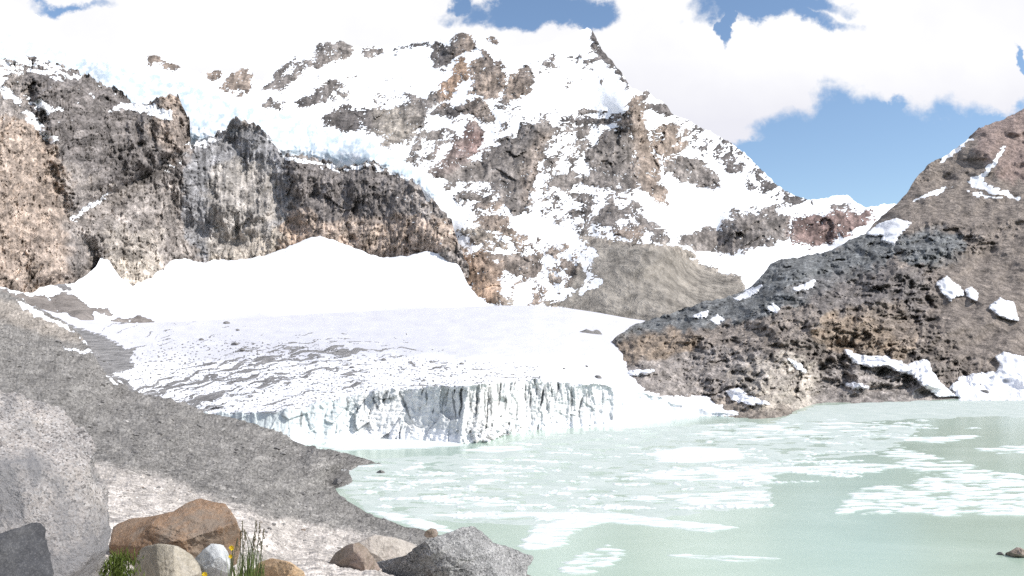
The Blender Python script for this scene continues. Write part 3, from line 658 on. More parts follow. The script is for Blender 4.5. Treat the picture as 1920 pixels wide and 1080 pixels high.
def glacier_fn(PX, PY):
    c = G_CREST(PX); w = G_WAT(PX); tp = G_TOP(PX)
    c0 = G_SM(PX)
    c = c + 4.0 * gn(PX / 23, PX * 0 + 0.5, 301) + 4.5 * blocks(PX / 13, PX * 0 + 0.5, 303) + 1.5 * gn(PX / 5, PX * 0 + 0.2, 302)
    Yw = lake_Y(w)
    left = sstep(560, 300, PX)
    Yc = Yw + 5.0 * sstep(1345, 1200, PX) + 0.3 + 22 * left
    Yt = np.interp(PX, [60, 150, 300, 500, 700, 940, 1060, 1230, 1340], [390, 430, 500, 570, 600, 620, 610, 600, 600])
    t = np.clip((c0 - PY) / (c0 - tp), 0.0, 1)
    Ycs = np.interp(PX, _gx, _gw) + 5.3 + 22 * left; Yce = Yc + (Ycs - Yc) * sstep(0.0, 0.3, t)
    up = 1.0 / (1 / Yce + (1 / Yt - 1 / Yce) * t)
    k = np.clip((PY - c) / np.maximum(w - c, 3), 0, 1.2)          # 0 crest .. 1 waterline
    f = np.where(PY < c, 0, 1)
    face = Yc + (Yw - Yc) * (0.25 * k + 0.75 * k ** 2.2)
    Y = np.where(PY < c, up, face)
    facem = sstep(-1.5, 2.5, PY - c)
    # fluted wall: ribs and deep crevices
    warp = PX + 5 * fbm(PX / 40, PY / 60, 3, 311) + 0.25 * (PY - 770) * np.interp(PX, [560, 850, 1000], [0.9, 0.6, 0.0])
    flute = ridged(warp / 26, PY / 220, 4, 321)
    crev = sstep(0.26, 0.5, gn(warp / 7.0, PY / 60, 331) * (0.8 + 0.55 * gn(PX / 60, PY / 70, 332)) + 0.12 * gn(PX / 4, PY / 9, 333) - 0.16 * k + np.interp(PX, [600, 680, 850, 900, 1040, 1200], [-0.25, -0.08, -0.06, 0.02, 0, -0.2]))
    rough = fbm(PX / 9, PY / 7, 4, 341); slab = sstep(900, 840, PX)
    rel = np.interp(PX, [150, 560, 640, 1060, 1200, 1340], [0.3, 0.35, 1, 1, 0.45, 0.2])
    Y = Y - facem * rel * ((1.1 - 0.7 * slab) * flute + 0.35 * rough + (0.7 + 1.5 * slab) * blocks(warp / 34, PY / 60, 343) + 0.6 * blocks(warp / 13, PY / 22, 344)) + facem * crev * 1.7 * rel
    tr = np.zeros(PX.shape)
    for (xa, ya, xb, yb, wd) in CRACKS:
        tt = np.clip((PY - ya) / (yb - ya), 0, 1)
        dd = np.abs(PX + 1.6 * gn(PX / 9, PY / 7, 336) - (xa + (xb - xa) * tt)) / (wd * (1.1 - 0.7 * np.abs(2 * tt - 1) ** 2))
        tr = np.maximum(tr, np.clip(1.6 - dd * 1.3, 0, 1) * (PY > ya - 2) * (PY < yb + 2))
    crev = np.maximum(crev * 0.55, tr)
    blockz = np.exp(-((PX - 925) / 45.0) ** 2) * sstep(0.4, 0.9, k)
    Y = Y - facem * blockz * (2.5 + 1.6 * fbm(PX / 9, PY / 6, 4, 351))
    # undulating top with melt furrows toward the left lobe
    u = (1 - facem)
    Y = Y * (1 - u * (0.012 * fbm(PX / 160, PY / 26, 3, 361) + 0.004 * ridged((PX + 3.2 * PY) / 90, (PY * 1.0 + 0.18 * PX) / 7.5, 4, 371) * sstep(640, 690, PY + 0.02 * (PX - 500))))
    # colours
    qx = PX + 22 * fbm(PX / 90, PY / 30, 3, 382); qy = PY + 9 * fbm(PX / 70, PY / 24, 3, 383)
    arc = PY - (655 + 88 * np.clip((640 - PX) / 390, 0, 1.25) ** 1.5 - 0.03 * np.maximum(PX - 640, 0))
    fb = fbm(qx / 70, (arc + 7 * fbm(PX / 60, PY / 22, 3, 384)) / 5.5, 6, 381, 0.64)
    band = sdpoly(PX, PY, [(236, 690), (300, 664), (400, 652), (520, 655), (640, 672), (660, 690), (560, 705), (450, 722), (340, 742), (280, 742)], 60)
    low = sdpoly(PX, PY, [(250, 720), (420, 700), (620, 680), (800, 690), (1000, 700), (1000, 730), (700, 740), (560, 775), (420, 775)], 60)
    mid = sdpoly(PX, PY, [(200, 600), (350, 610), (480, 640), (640, 660), (500, 670), (350, 655), (250, 650)], 60)
    S = np.maximum(0.75 - np.abs(arc - 6) / 10.0 - np.maximum(PX - 600, 0) / 60, np.minimum(low * 0.2, -2.35))
    S = np.maximum(S, 0.1 - np.abs(arc - 42) / 13.0 - np.maximum(PX - 560, 0) / 60)
    S = np.maximum(S, np.minimum(mid * 0.2, -3.0))
    grav = sdpoly(PX, PY, [(40, 560), (130, 610), (200, 632), (254, 664), (243, 676), (252, 690), (205, 700), (236, 714), (262, 740), (150, 760), (40, 700)], 40)
    S = np.maximum(S, np.minimum(grav, 8))
    dirt = sstep(-0.7, 0.9, S + 4.2 * fb) * (1 - facem)
    dots = sstep(0.52, 0.62, gn(PX / 5.0, PY / 2.6, 391) * 1.2) * sstep(-40, 5, np.maximum(low, band)) * (1 - facem)
    dirt = np.maximum(dirt, dots)
    streak = np.clip(tr * 1.6 + crev * 0.7 + 0.55 * sstep(0.05, 0.5, fbm(warp / 5, PY / 60, 3, 395)) * np.interp(PX, [600, 700, 1050, 1220], [0.1, 1, 0.8, 0.1]) * np.clip(1.2 - 0.8 * k, 0, 1), 0, 1) * facem
    tan = facem * np.exp(-((PX - 905) / 55.0) ** 2)
    d = np.clip(np.maximum(dirt, streak * 0.36) + 0.35 * tan * sstep(-0.2, 0.5, rough), 0, 1)
    tint = lerp3((0.27, 0.26, 0.255), (0.34, 0.31, 0.27), tan)
    st = np.broadcast_to(np.array((0.62, 0.615, 0.65)), PX.shape + (3,)).copy()  # lavender shade of the flatter, less lit tongue put into its colour
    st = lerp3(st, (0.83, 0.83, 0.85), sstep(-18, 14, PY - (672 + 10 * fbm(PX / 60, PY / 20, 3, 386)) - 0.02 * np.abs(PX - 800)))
    st = st * (1 + 0.06 * fbm(PX / 30, PY / 9, 5, 387) + 0.05 * gn(PX / 3, PY / 1.8, 388))[..., None]
    icec = lerp3((0.68, 0.685, 0.675), (0.77, 0.765, 0.75), sstep(-0.4, 0.5, fbm(PX / 40, PY / 30, 3, 399)))
    st = lerp3(st, icec, facem)
    leftblue = facem * sstep(700, 620, PX)
    st = lerp3(st, (0.58, 0.64, 0.64), leftblue * 0.7)
    st = lerp3(st, (0.68, 0.69, 0.72), facem * sstep(1080, 1240, PX))
    st = lerp3(st, SNOW, facem * sstep(0.72, 0.95, k + 0.12 * rough))
    # dirt and crack darkening on the wall is partial: fold it into the ice colour so that it stays a thin film
    st = lerp3(st, tint, np.clip(d, 0, 1) * facem)
    st = lerp3(st, (0.13, 0.14, 0.145), 0.75 * tr * facem)  # traced cracks coloured darker than the ice beside them
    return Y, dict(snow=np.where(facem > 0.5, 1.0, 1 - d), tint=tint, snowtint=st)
mt_glac = mat_terrain('glacier_ice', 0.45, 0.8, 0.8)
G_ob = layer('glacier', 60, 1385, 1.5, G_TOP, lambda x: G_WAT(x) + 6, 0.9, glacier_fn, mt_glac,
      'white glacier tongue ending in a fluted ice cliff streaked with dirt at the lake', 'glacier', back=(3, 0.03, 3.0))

# ------------------------------------------------------------------ HILL on the right
H_TOP = poly_fn([(1136, 664), (1142, 648), (1152, 634), (1172, 619), (1205, 603), (1262, 585), (1320, 566), (1370, 555), (1400, 544), (1428, 516), (1450, 491), (1475, 484), (1505, 481), (1560, 470), (1592, 450), (1625, 435), (1640, 416), (1665, 395),
                 (1700, 364), (1718, 332), (1740, 310), (1765, 295), (1790, 280), (1822, 254), (1835, 240), (1852, 234), (1882, 223), (1920, 202), (2120, 90)])
H_BOT = poly_fn([(1136, 672), (1146, 690), (1165, 715), (1215, 737), (1265, 754), (1310, 767), (1320, 781), (1400, 787), (1470, 782), (1500, 769), (1530, 759), (1600, 757), (1700, 754), (1760, 752), (1810, 750), (1920, 750), (2120, 750)])
def L(y): return float(lake_Y(y))
HD = TPS([(1136, 664, 345), (1152, 634, 370), (1205, 603, 430), (1320, 566, 470), (1400, 544, 500), (1450, 491, 560), (1560, 470, 620), (1640, 416, 690), (1718, 332, 760), (1850, 235, 840), (1920, 202, 870), (2120, 90, 900),
          (1146, 690, 295), (1165, 715, 250), (1215, 737, 232), (1265, 754, 238), (1290, 762, 241), (1310, 768, 243), (1320, 779, L(779)), (1400, 784, L(784)), (1470, 779, L(779)), (1500, 766, L(766)), (1530, 756, L(756)), (1600, 754, L(754)),
          (1700, 751, L(751)), (1810, 747, L(747)), (1920, 747, L(747)), (2120, 747, L(747)), (1300, 690, 300), (1300, 630, 350), (1450, 700, 285), (1450, 620, 340), (1450, 560, 410), (1560, 540, 440), (1600, 650, 345),
          (1720, 600, 400), (1700, 450, 560), (1800, 650, 370), (1850, 560, 450), (1850, 420, 600), (1780, 380, 680), (1920, 500, 500), (1920, 350, 700), (1650, 700, 320), (2120, 500, 480)])
H_TONE = [
 (30, 'e', [(1142, 645), (1205, 600), (1400, 545), (1450, 488), (1560, 470), (1620, 440), (1690, 450), (1660, 490), (1600, 520), (1500, 560), (1400, 590), (1300, 605), (1200, 625)]),
 (30, 'e', [(1690, 440), (1760, 430), (1800, 450), (1790, 490), (1740, 500), (1700, 480)]),
 (30, 'u', [(1640, 415), (1720, 330), (1850, 235), (2120, 80), (2120, 380), (1900, 430), (1750, 430), (1680, 440)]),
 (30, 'r', [(1830, 250), (1920, 205), (2120, 90), (2120, 340), (1900, 340), (1840, 290)]),
 (30, 'u', [(1740, 500), (1920, 430), (2120, 430), (2120, 740), (1850, 700), (1740, 660), (1720, 580)]),
 (30, 'v', [(1560, 590), (1690, 570), (1720, 620), (1690, 660), (1580, 650), (1530, 630)]),
 (30, 'd', [(1480, 540), (1640, 500), (1740, 520), (1740, 600), (1690, 640), (1640, 590), (1560, 580)]),
 (30, 'v', [(1140, 640), (1260, 620), (1300, 640), (1250, 665), (1160, 680)]),
 (30, 'g', [(1160, 690), (1350, 660), (1500, 680), (1500, 720), (1350, 740), (1220, 735)]),
 (30, 'b', [(1370, 690), (1480, 670), (1540, 700), (1530, 750), (1430, 760), (1380, 730)]),
 (30, 'g', [(1530, 690), (1700, 700), (1780, 750), (1530, 755)]),
 (30, 'w', [(1300, 750), (1400, 760), (1480, 770), (1400, 790), (1300, 790)]),
]
TONES['u'] = (0.195, 0.165, 0.143); TONES['v'] = (0.26, 0.205, 0.158); TONES['w'] = (0.27, 0.23, 0.195); TONES['e'] = (0.145, 0.15, 0.152)
H_SNOW = [
 (5, 'g', [(1812, 340), (1835, 330), (1862, 300), (1880, 275), (1888, 272), (1872, 300), (1850, 330), (1842, 342), (1870, 355), (1913, 370), (1908, 375), (1860, 362), (1826, 350)]),
 (5, 'g', [(1714, 377), (1742, 360), (1762, 352), (1786, 348), (1770, 358), (1740, 370)]),
 (4, 'g', [(1808, 356), (1840, 362), (1880, 371), (1850, 370), (1820, 364)]),
 (-5.0, 'g', [(1830, 245), (1920, 205), (1920, 300), (1860, 290)]),
 (3, 'g', [(1760, 298), (1800, 272), (1822, 256), (1825, 262), (1800, 282), (1765, 306)]),
 (-6.0, 'g', [(1200, 640), (1500, 560), (1650, 600), (1500, 740), (1250, 730)]),
]
SMOOTH = False
def hill_fn(PX, PY):
    S, _ = paint(PX, PY, H_SNOW, 3.5, 43)
    _, tint = paint(PX, PY, H_TONE, 11.0, 53, base=(0.215, 0.185, 0.163))
    snow = sstep(-0.9, 0.9, S + 4.0 * fbm(PX / 12, PY / 7, 5, 421))
    Y = HD(PX, PY)
    up = sstep(-25, 20, sdpoly(PX, PY, [(1610, 440), (1640, 405), (1850, 215), (2120, 60), (2120, 400), (1900, 420), (1740, 420)], 60)) + sstep(-25, 30, sdpoly(PX, PY, [(1760, 500), (1920, 430), (2120, 430), (2120, 740), (1850, 700), (1760, 640)], 60))
    up = np.clip(up, 0, 1)
    rk = 1 - 0.92 * up
    strata = ridged((PX + 1.6 * PY) / 90 + fbm(PX / 50, PY / 50, 3, 433), (PY + 0.42 * PX) / 26 + 1.1 * fbm(PX / 60, PY / 40, 4, 434), 4, 431)
    lump = ridged(PX / 46, PY / 34, 5, 441)
    FS = 0.0 if SMOOTH else 1.0
    Y = Y * (1 - 0.035 * fbm(PX / 120, PY / 80, 4, 451) - rk * 0.022 * ridged(PX / 95 + 0.4 * fbm(PX / 70, PY / 60, 3, 453), PY / 58, 3, 454) - FS * 0.002 * fbm(PX / 5, PY / 4, 3, 463) * rk - FS * rk * (0.003 * lump + 0.009 * strata) - FS * 0.0018 * ridged(PX / 13, PY / 11, 4, 461) * (1 - 0.5 * up))
    hx = PX + 9 * fbm(PX / 40, PY / 30, 3, 465); hy = PY + 9 * fbm(PX / 40, PY / 30, 3, 466) + 0.35 * PX
    Y = Y * (1 - FS * rk * (0.010 * blocks(hx / 44, hy / 30, 481) + 0.0045 * blocks(hx / 18, hy / 12, 482) + 0.0014 * blocks(hx / 7, hy / 5.5, 483)))
    edge = sstep(40, 0, H_BOT(PX) - PY)
    Y = Y * (1 - edge) + edge * np.minimum(HD(PX, PY) * (1 - 0.006 * lump), lake_Y(np.minimum(PY, 1080)) * 1.0)
    tone = (1 + 0.34 * (1 - 0.5 * up) * fbm(PX / 20, PY / 14, 5, 471) + 0.16 * strata * rk) * (1 + 0.38 * gn(PX / 2.8, PY / 2.6, 472) + 0.35 * rk * blocks(hx / 9, hy / 7, 473))
    tint = tint * (1.22 * np.clip(tone, 0.55, 1.6))[..., None]
    return Y, dict(snow=snow, tint=tint, snowtint=np.broadcast_to(np.array(SNOW), PX.shape + (3,)))
mt_hill = mat_terrain('hill_rock', 0.55, 1.1, 0.9)
layer('hill', 1136, 2120, 1.7, H_TOP, H_BOT, 1.6, hill_fn, mt_hill,
      'dark rocky hillside with layered slate outcrops and scree rising from the right shore', 'hillside',
      jag=lambda x: 3.0 * fbm(x / 13, x * 0 + 7.3, 4, 45) * sstep(1140, 1180, x), back=(5, 0.02, 4.0))

def hill_depth(PX, PY):
    global SMOOTH
    SMOOTH = True; y = hill_fn(PX, PY)[0]; SMOOTH = False
    return y

# snow patches lying on the hillside
mt_patch = mat_ice('old_snow', (0.8, 0.8, 0.84), (0.88, 0.88, 0.9), 0.2)
PATCHES = [
 ('kite shaped white snow patch on the dark scree, largest of three in a row', [(1757, 532), (1775, 520), (1786, 530), (1800, 540), (1806, 552), (1790, 556), (1783, 563), (1768, 550)]),
 ('smallest snow patch on the dark scree, just right of the kite shaped patch', [(1811, 545), (1822, 540), (1832, 552), (1830, 563), (1815, 556)]),
 ('wedge shaped snow patch on the dark scree at the right edge of the photo', [(1856, 577), (1875, 561), (1898, 568), (1909, 601), (1880, 595)]),
 ('long winding snow strip running down the scree to the right shore', [(1585, 657), (1602, 665), (1630, 669), (1660, 671), (1690, 679), (1700, 688), (1715, 680), (1738, 677), (1748, 700), (1763, 722), (1795, 742), (1758, 743), (1738, 727), (1710, 702), (1680, 694), (1655, 685), (1625, 686), (1600, 677)]),
 ('broad snow bank on the shore at the right edge beside the ice covered water', [(1782, 728), (1800, 710), (1820, 704), (1868, 699), (1878, 685), (1868, 670), (1882, 662), (1920, 671), (2060, 680), (2060, 749), (1800, 749), (1792, 738)]),
 ('ragged snow patch high on the hill below its brown shoulder', [(1628, 438), (1650, 420), (1680, 412), (1707, 418), (1692, 435), (1682, 444), (1676, 456), (1655, 449), (1660, 440), (1640, 441)]),
 ('narrow snow streak lying where the slate ridge meets the scree basin', [(1378, 560), (1400, 547), (1428, 535), (1418, 547), (1402, 558), (1386, 562)]),
 ('small round snow patch under the slate ledges of the hill', [(1438, 577), (1450, 570), (1461, 578), (1456, 587)]),
 ('tiny snow patch on the slate nose, left one of a pair', [(1302, 593), (1326, 584), (1322, 593)]),
 ('tiny roundish snow patch on the slate nose, lower one of a pair', [(1333, 600), (1345, 592), (1357, 600), (1345, 607)]),
 ('thin snow sliver lying along a slate ledge', [(1488, 541), (1526, 527), (1521, 537), (1495, 545)]),
 ('tongue of snow beside the pale rock slab just above the lake shore', [(1363, 735), (1385, 729), (1400, 740), (1442, 757), (1410, 758), (1375, 750)]),
 ('short snow dash on the gravel shore left of the long winding strip', [(1588, 722), (1610, 717), (1627, 726), (1600, 729)]),
 ('thin slanting snow sliver above the pale rock slab', [(1478, 674), (1500, 684), (1509, 698), (1495, 691)]),
 ('flat snow sliver on the ledge where the hill meets the glacier', [(1164, 698), (1226, 694), (1216, 700), (1185, 703)]),
]
def hill_patch(label, poly, thick=1.1):
    P = np.asarray(poly, float); lo = P.min(0) - 8; hi = P.max(0) + 8
    xs = np.arange(lo[0], hi[0], 1.0); ys = np.arange(lo[1], hi[1], 0.9)[::-1]
    PX, PY = np.meshgrid(xs, ys)
    sd = sdpoly(PX, PY, poly, 20) + 1.5 * fbm(PX / 9, PY / 6, 5, 501)
    h = np.clip(sd / 3.0, -1.2, 1.0)
    Y = hill_depth(PX, PY)
    edge_dy = np.where(h > 0, 4.6 + 0.8 * h, 4.6 + 7.0 * h) * np.clip(Y / 400.0, 0.6, 1.6)
    V = at(PX, PY, Y - edge_dy)
    Q = grid_faces(*PX.shape); keep = (h.ravel()[Q] > -0.9).any(1)
    Q = Q[keep]; used = np.unique(Q); mp = np.full(PX.size, -1); mp[used] = np.arange(len(used))
    if len(Q) == 0: return
    me = mesh_np('snow_patch', V.reshape(-1, 3)[used], mp[Q], mt_patch)
    return recentre(link('snow_patch', me, label, 'snow patch', 'snow patches on the hillside'))
for lb, pl in PATCHES:
    hill_patch(lb, pl)

# ------------------------------------------------------------------ MORAINE slope (near ground)
R_TOP = poly_fn([(-260, 470), (-100, 512), (0, 541), (40, 563), (100, 592), (135, 612), (160, 640), (182, 675), (202, 706), (238, 722), (262, 735), (300, 745), (380, 762), (450, 773), (500, 794), (540, 808),
                 (575, 834), (600, 841), (650, 850), (690, 861), (720, 872), (800, 880), (1060, 900)])
pts = [(-260, 470, 300), (0, 545, 330), (100, 592, 340), (200, 632, 325), (252, 665, 290), (250, 725, 235), (380, 762, 205), (450, 774, 195), (540, 810, 180), (575, 836, L(836)), (650, 850, L(850)*.975), (690, 865, L(865)*.985), (710, 870, L(870)), (640, 863, L(863)*.95), (665, 862, L(862)*.965), (590, 860, L(860)*.88),
       (640, 882, L(882)*.995), (622, 892, L(892)*.99), (600, 900, L(900)*.93), (640, 903, L(903)*.98), (660, 905, L(905)), (618, 920, L(920)*.985), (590, 925, L(925)*.88), (655, 945, L(945)*.985), (700, 970, L(970)*.985), (760, 990, L(990)*.985), (812, 1003, L(1003)*.985), (900, 1045, L(1045)*.985),
       (780, 880, L(880) * 1.06), (700, 885, L(885) * 1.04), (700, 930, L(930) * 1.06), (780, 965, L(965) * 1.06), (900, 1000, L(1000) * 1.08), (1060, 1080, L(1080) * 1.1), (1060, 900, L(900) * 1.2), (690, 900, L(900) * 1.03), (672, 884, L(884) * 1.02), (650, 925, L(925) * 1.03),
       (0, 620, 210), (0, 700, 120), (150, 700, 175), (300, 780, 135), (400, 820, 128), (500, 860, 118), (560, 900, 105), (590, 950, 72), (300, 885, 36), (230, 870, 32), (450, 920, 42), (560, 985, 42), (650, 1010, 42), (740, 1025, 42),
       (300, 950, 14), (500, 1000, 14.5), (600, 1050, 12), (700, 1062, 14), (300, 1080, 6), (500, 1080, 7), (800, 1085, 17), (0, 1080, 5), (100, 900, 15), (0, 900, 14), (0, 800, 42), (150, 800, 72), (150, 850, 36),
       (300, 1400, 3.0), (0, 1400, 2.8), (900, 1400, 6.5), (-260, 900, 14), (-260, 1080, 5), (-260, 700, 90), (-260, 1400, 2.8)]
RD = TPS(pts, 'log')
R_LIGHT = [(-300, 830), (205, 872), (240, 882), (300, 893), (350, 913), (430, 945), (500, 965), (600, 985), (690, 1003), (790, 1030), (860, 1100), (860, 1500), (-300, 1500)]
R_RIDGE = [(-300, 500), (0, 558), (60, 580), (110, 606), (180, 640), (120, 640), (50, 620), (0, 600), (-300, 560)]
R_SNOW = [
 (4, 'g', [(30, 563), (60, 575), (95, 594), (125, 610), (140, 620), (110, 612), (70, 592), (35, 572)]),
 (3, 'g', [(150, 635), (200, 650), (235, 662), (210, 660), (160, 645)]),
 (2.5, 'g', [(120, 650), (150, 655), (180, 660), (160, 664), (125, 656)]),
 (4, 'g', [(197, 704), (220, 702), (222, 708), (200, 709)]),
 (3, 'g', [(205, 714), (235, 713), (232, 720), (210, 719)]),
]
def moraine_fn(PX, PY):
    Yb = RD(PX, PY)
    P = at(PX, PY, Yb)
    land = np.clip((lake_Y(PY) / Yb - 1) * 14, 0, 1) if False else np.clip(P[..., 2] / 1.2, 0, 1)
    X, Yw = P[..., 0], P[..., 1]
    # relief in metres turned into depth along the ray
    up = 0.9 * fbm(PX / 110, PY / 60, 3, 601) * np.clip(Yb / 60, 0.05, 1) + 0.12 * fbm(PX / 26, PY / 22, 3, 611) * np.clip(Yb / 25, 0.25, 1.4)
    _, dz = ray(PX, PY)
    g = 0.30 + np.abs(dz)
    Y = Yb - up * land * np.clip(1 / g, 1, 3.0) * np.clip(Yb / 40, 0.25, 1.0)
    Y = np.maximum(Y, Yb * 0.8)
    light = sstep(-10, 10, sdpoly(PX + 12 * fbm(PX / 30, PY / 18, 3, 631), PY + 6 * fbm(PX / 25, PY / 16, 3, 632), R_LIGHT, 40))
    rg = sstep(-6, 8, sdpoly(PX + 8 * fbm(PX / 30, PY / 18, 3, 633), PY, R_RIDGE, 30))
    tint = np.broadcast_to(np.array((0.215, 0.202, 0.188)), PX.shape + (3,)).copy()
    tint = lerp3(tint, (0.32, 0.285, 0.25), rg)
    tint = lerp3(tint, (0.50, 0.455, 0.415), light)
    wet = sstep(1.6, 0.2, P[..., 2] + 0.3 * fbm(X / 5, Yw / 7, 3, 641)) * 0.22
    tint = tint * (1 - wet)[..., None] * np.clip(1 + 0.26 * fbm(PX / 34, PY / 20, 5, 651), 0.6, 1.5)[..., None]
    S, _ = paint(PX, PY, R_SNOW, 3.0, 63)
    snow = sstep(-0.9, 0.9, S + 2.5 * fbm(PX / 10, PY / 6, 4, 661))
    tint = tint * np.clip(1 + (0.5 * gn(PX / 2.1, PY / 1.9, 671) + 0.36 * gn(PX / 4.6, PY / 4.2, 672) + 0.22 * blocks(PX / 9, PY / 7, 673)) * (1 - 0.35 * light), 0.45, 1.7)[..., None]
    dz_ = (1.1 * fbm(PX / 4.5, PY / 3.8, 3, 621) + 3.5 * fbm(PX / 30, PY / 14, 3, 622)) * Yb / F * land
    return Y, dict(snow=snow, tint=tint, _dz=dz_)
mt_grav = mat_gravel('moraine_gravel')
layer('ground', -260, 1060, 1.5, R_TOP, poly_fn([(-260, 1500), (1060, 1500)]), 1.45, moraine_fn, mt_grav,
      'grey gravel moraine slope with a pale stony crest running down to the lake', 'ground', jag=lambda x: 2.5 * fbm(x / 12, x * 0 + 4.4, 4, 65), back=(4, 0.01, 0.6))

# ------------------------------------------------------------------ LAKE
w = np.array([[-500, -60, 0], [1500, -60, 0], [1500, 700, 0], [-500, 700, 0]], float)
link('water', mesh_np('water', w, [[0, 1, 2, 3]], mat_water()), 'milky pale green glacial lake water', 'lake', kind='structure')
gb = np.array([[-2600, -600, -9], [2600, -600, -9], [2600, 3200, -9], [-2600, 3200, -9]], float)
link('terrain', mesh_np('terrain', gb, [[0, 1, 2, 3]], mat_plain('lake_bed_silt', (0.3, 0.29, 0.27), 0.9, 0.2, 0.05)), 'wide valley floor under the lake and slopes', 'terrain', kind='structure')

# ------------------------------------------------------------------ ICE FLOES
ice_a = mat_ice('floe_ice', (0.64, 0.68, 0.67), (0.80, 0.81, 0.82), 0.5, (0.46, 0.55, 0.48))
ice_p = mat_ice('thin_ice', (0.43, 0.50, 0.455), (0.55, 0.60, 0.56), 0.15)
def floe(label, poly, bias=3.0, thick=0.22, lace=3.0, mat=None, seed=0, dx=2.0, dy=0.7, group='ice floes on the lake', kind=None, name='ice_floe', sx=64.0, sy=3.4, cat='ice floe'):
    P = np.asarray(poly, float); mx = 14
    lo = P.min(0) - (mx, 4); hi = P.max(0) + (mx, 4)
    xs = np.arange(lo[0], hi[0], dx); ys = np.arange(lo[1], hi[1], dy)[::-1]
    PX, PY = np.meshgrid(xs, ys)
    # distances measured with rows stretched, as the sheet lies flat and foreshortened
    sd = sdpoly(PX, PY * 5.0, [(a, b * 5.0) for a, b in poly], 60) / 4.0
    S = np.minimum(sd, bias) + lace * fbm(PX / sx, PY / sy, 3, 700 + seed, 0.55)
    h = np.clip(S / 3.2, -0.5, 1.0) * thick
    Y = lake_Y(PY); dxr, _ = ray(PX, PY)
    V = np.stack([dxr * Y, Y, h + 0.012], -1)
    Q = grid_faces(*PX.shape); keep = (h.ravel()[Q] > -0.02).any(1); Q = Q[keep]
    if len(Q) < 4: return None
    used = np.unique(Q); mp = np.full(PX.size, -1); mp[used] = np.arange(len(used))
    me = mesh_np(name, V.reshape(-1, 3)[used], mp[Q], mat or ice_a)
    return recentre(link(name, me, label, cat if kind is None else cat, group if kind is None else None, kind))

FLOES = [
 ('large lacy white ice sheet with holes at the right edge of the lake', [(1578, 961), (1600, 925), (1650, 914), (1700, 905), (1740, 890), (1700, 870), (1660, 850), (1690, 838), (1740, 853), (1800, 873), (1860, 884), (1920, 893), (2020, 900), (2020, 966), (1900, 966), (1700, 963)], 1.0, 4.2),
 ('white ice band with ragged edge in the middle of the lake, above open green water', [(1160, 888), (1290, 880), (1440, 872), (1510, 878), (1445, 895), (1440, 904), (1280, 901), (1180, 897)], 2.0, 3.0),
 ('smooth pale lilac ice plate, the only unbroken one in mid lake', [(1222, 846), (1280, 838), (1388, 840), (1402, 860), (1300, 870), (1228, 868)], 6.0, 1.2),
 ('white lacy ice tongue pointing right into the open green water', [(1180, 938), (1290, 925), (1432, 920), (1432, 940), (1380, 948), (1280, 946)], 1.4, 3.0),
 ('long thin white ice streak bending down to the right, nearest long streak', [(780, 966), (900, 961), (1000, 961), (1140, 960), (1250, 973), (1382, 989), (1330, 998), (1200, 985), (1050, 973), (850, 971)], 2.6, 1.6),
 ('broad white slush raft beside the grey boulder at the near shore', [(975, 1026), (1000, 985), (1060, 974), (1112, 969), (1140, 979), (1080, 995), (1060, 1020), (1020, 1031), (985, 1034)], 3.4, 1.8),
 ('soft white slush raft nearest the bottom of the photo', [(1050, 1068), (1090, 1038), (1140, 1024), (1165, 1036), (1150, 1056), (1110, 1075), (1070, 1080)], 1.0, 2.6),
 ('faint white ice thread in the open green water near the bottom', [(1240, 1039), (1400, 1044), (1460, 1048), (1380, 1053), (1280, 1046)], 0.8, 1.5),
 ('slender white ice sliver in the dark water by the right shore, upper one', [(1675, 820), (1835, 816), (1800, 827), (1700, 830)], 1.6, 2.2),
 ('white ice sliver touching the right edge above the large lacy sheet', [(1838, 842), (1920, 834), (2010, 836), (2010, 851), (1870, 851)], 1.6, 2.4),
 ('white snow covered ice ledge along the foot of the glacier wall', [(588, 838), (640, 824), (720, 822), (860, 827), (884, 836), (800, 841), (640, 846)], 5.0, 1.2),
 ('white ice strip just off the dirty corner of the glacier wall', [(855, 846), (900, 838), (962, 836), (1010, 842), (930, 849)], 3.0, 1.6),
 ('low broken ice block cluster in the left bay of the lake', [(852, 879), (890, 869), (932, 873), (905, 886)], 2.0, 2.0),
 ('small white floe below the broken block cluster in the left bay', [(880, 906), (900, 899), (924, 898), (918, 908), (886, 910)], 3.0, 1.6),
 ('lacy white ice strip crossing mid lake toward the right', [(1400, 880), (1500, 876), (1620, 868), (1700, 874), (1640, 884), (1500, 886)], 1.4, 2.6),
 ('white ice strip in front of the right hill, widest of the far strips', [(1300, 815), (1420, 800), (1600, 792), (1700, 800), (1560, 815), (1400, 826)], 0.2, 3.0),
 ('pale ice strip along the near shore below the gravel point', [(690, 958), (740, 962), (830, 985), (850, 1000), (800, 996), (730, 976)], 2.4, 1.8),
 ('narrow white ice streak above the long bent streak', [(820, 946), (900, 938), (980, 940), (960, 947), (880, 951)], 1.0, 2.0),
]
for i, (lb, pl, bi, la) in enumerate(FLOES):
    floe(lb, pl, min(bi, 2.2) if la > 1.3 else bi, 0.14, la * 1.7, None, i)

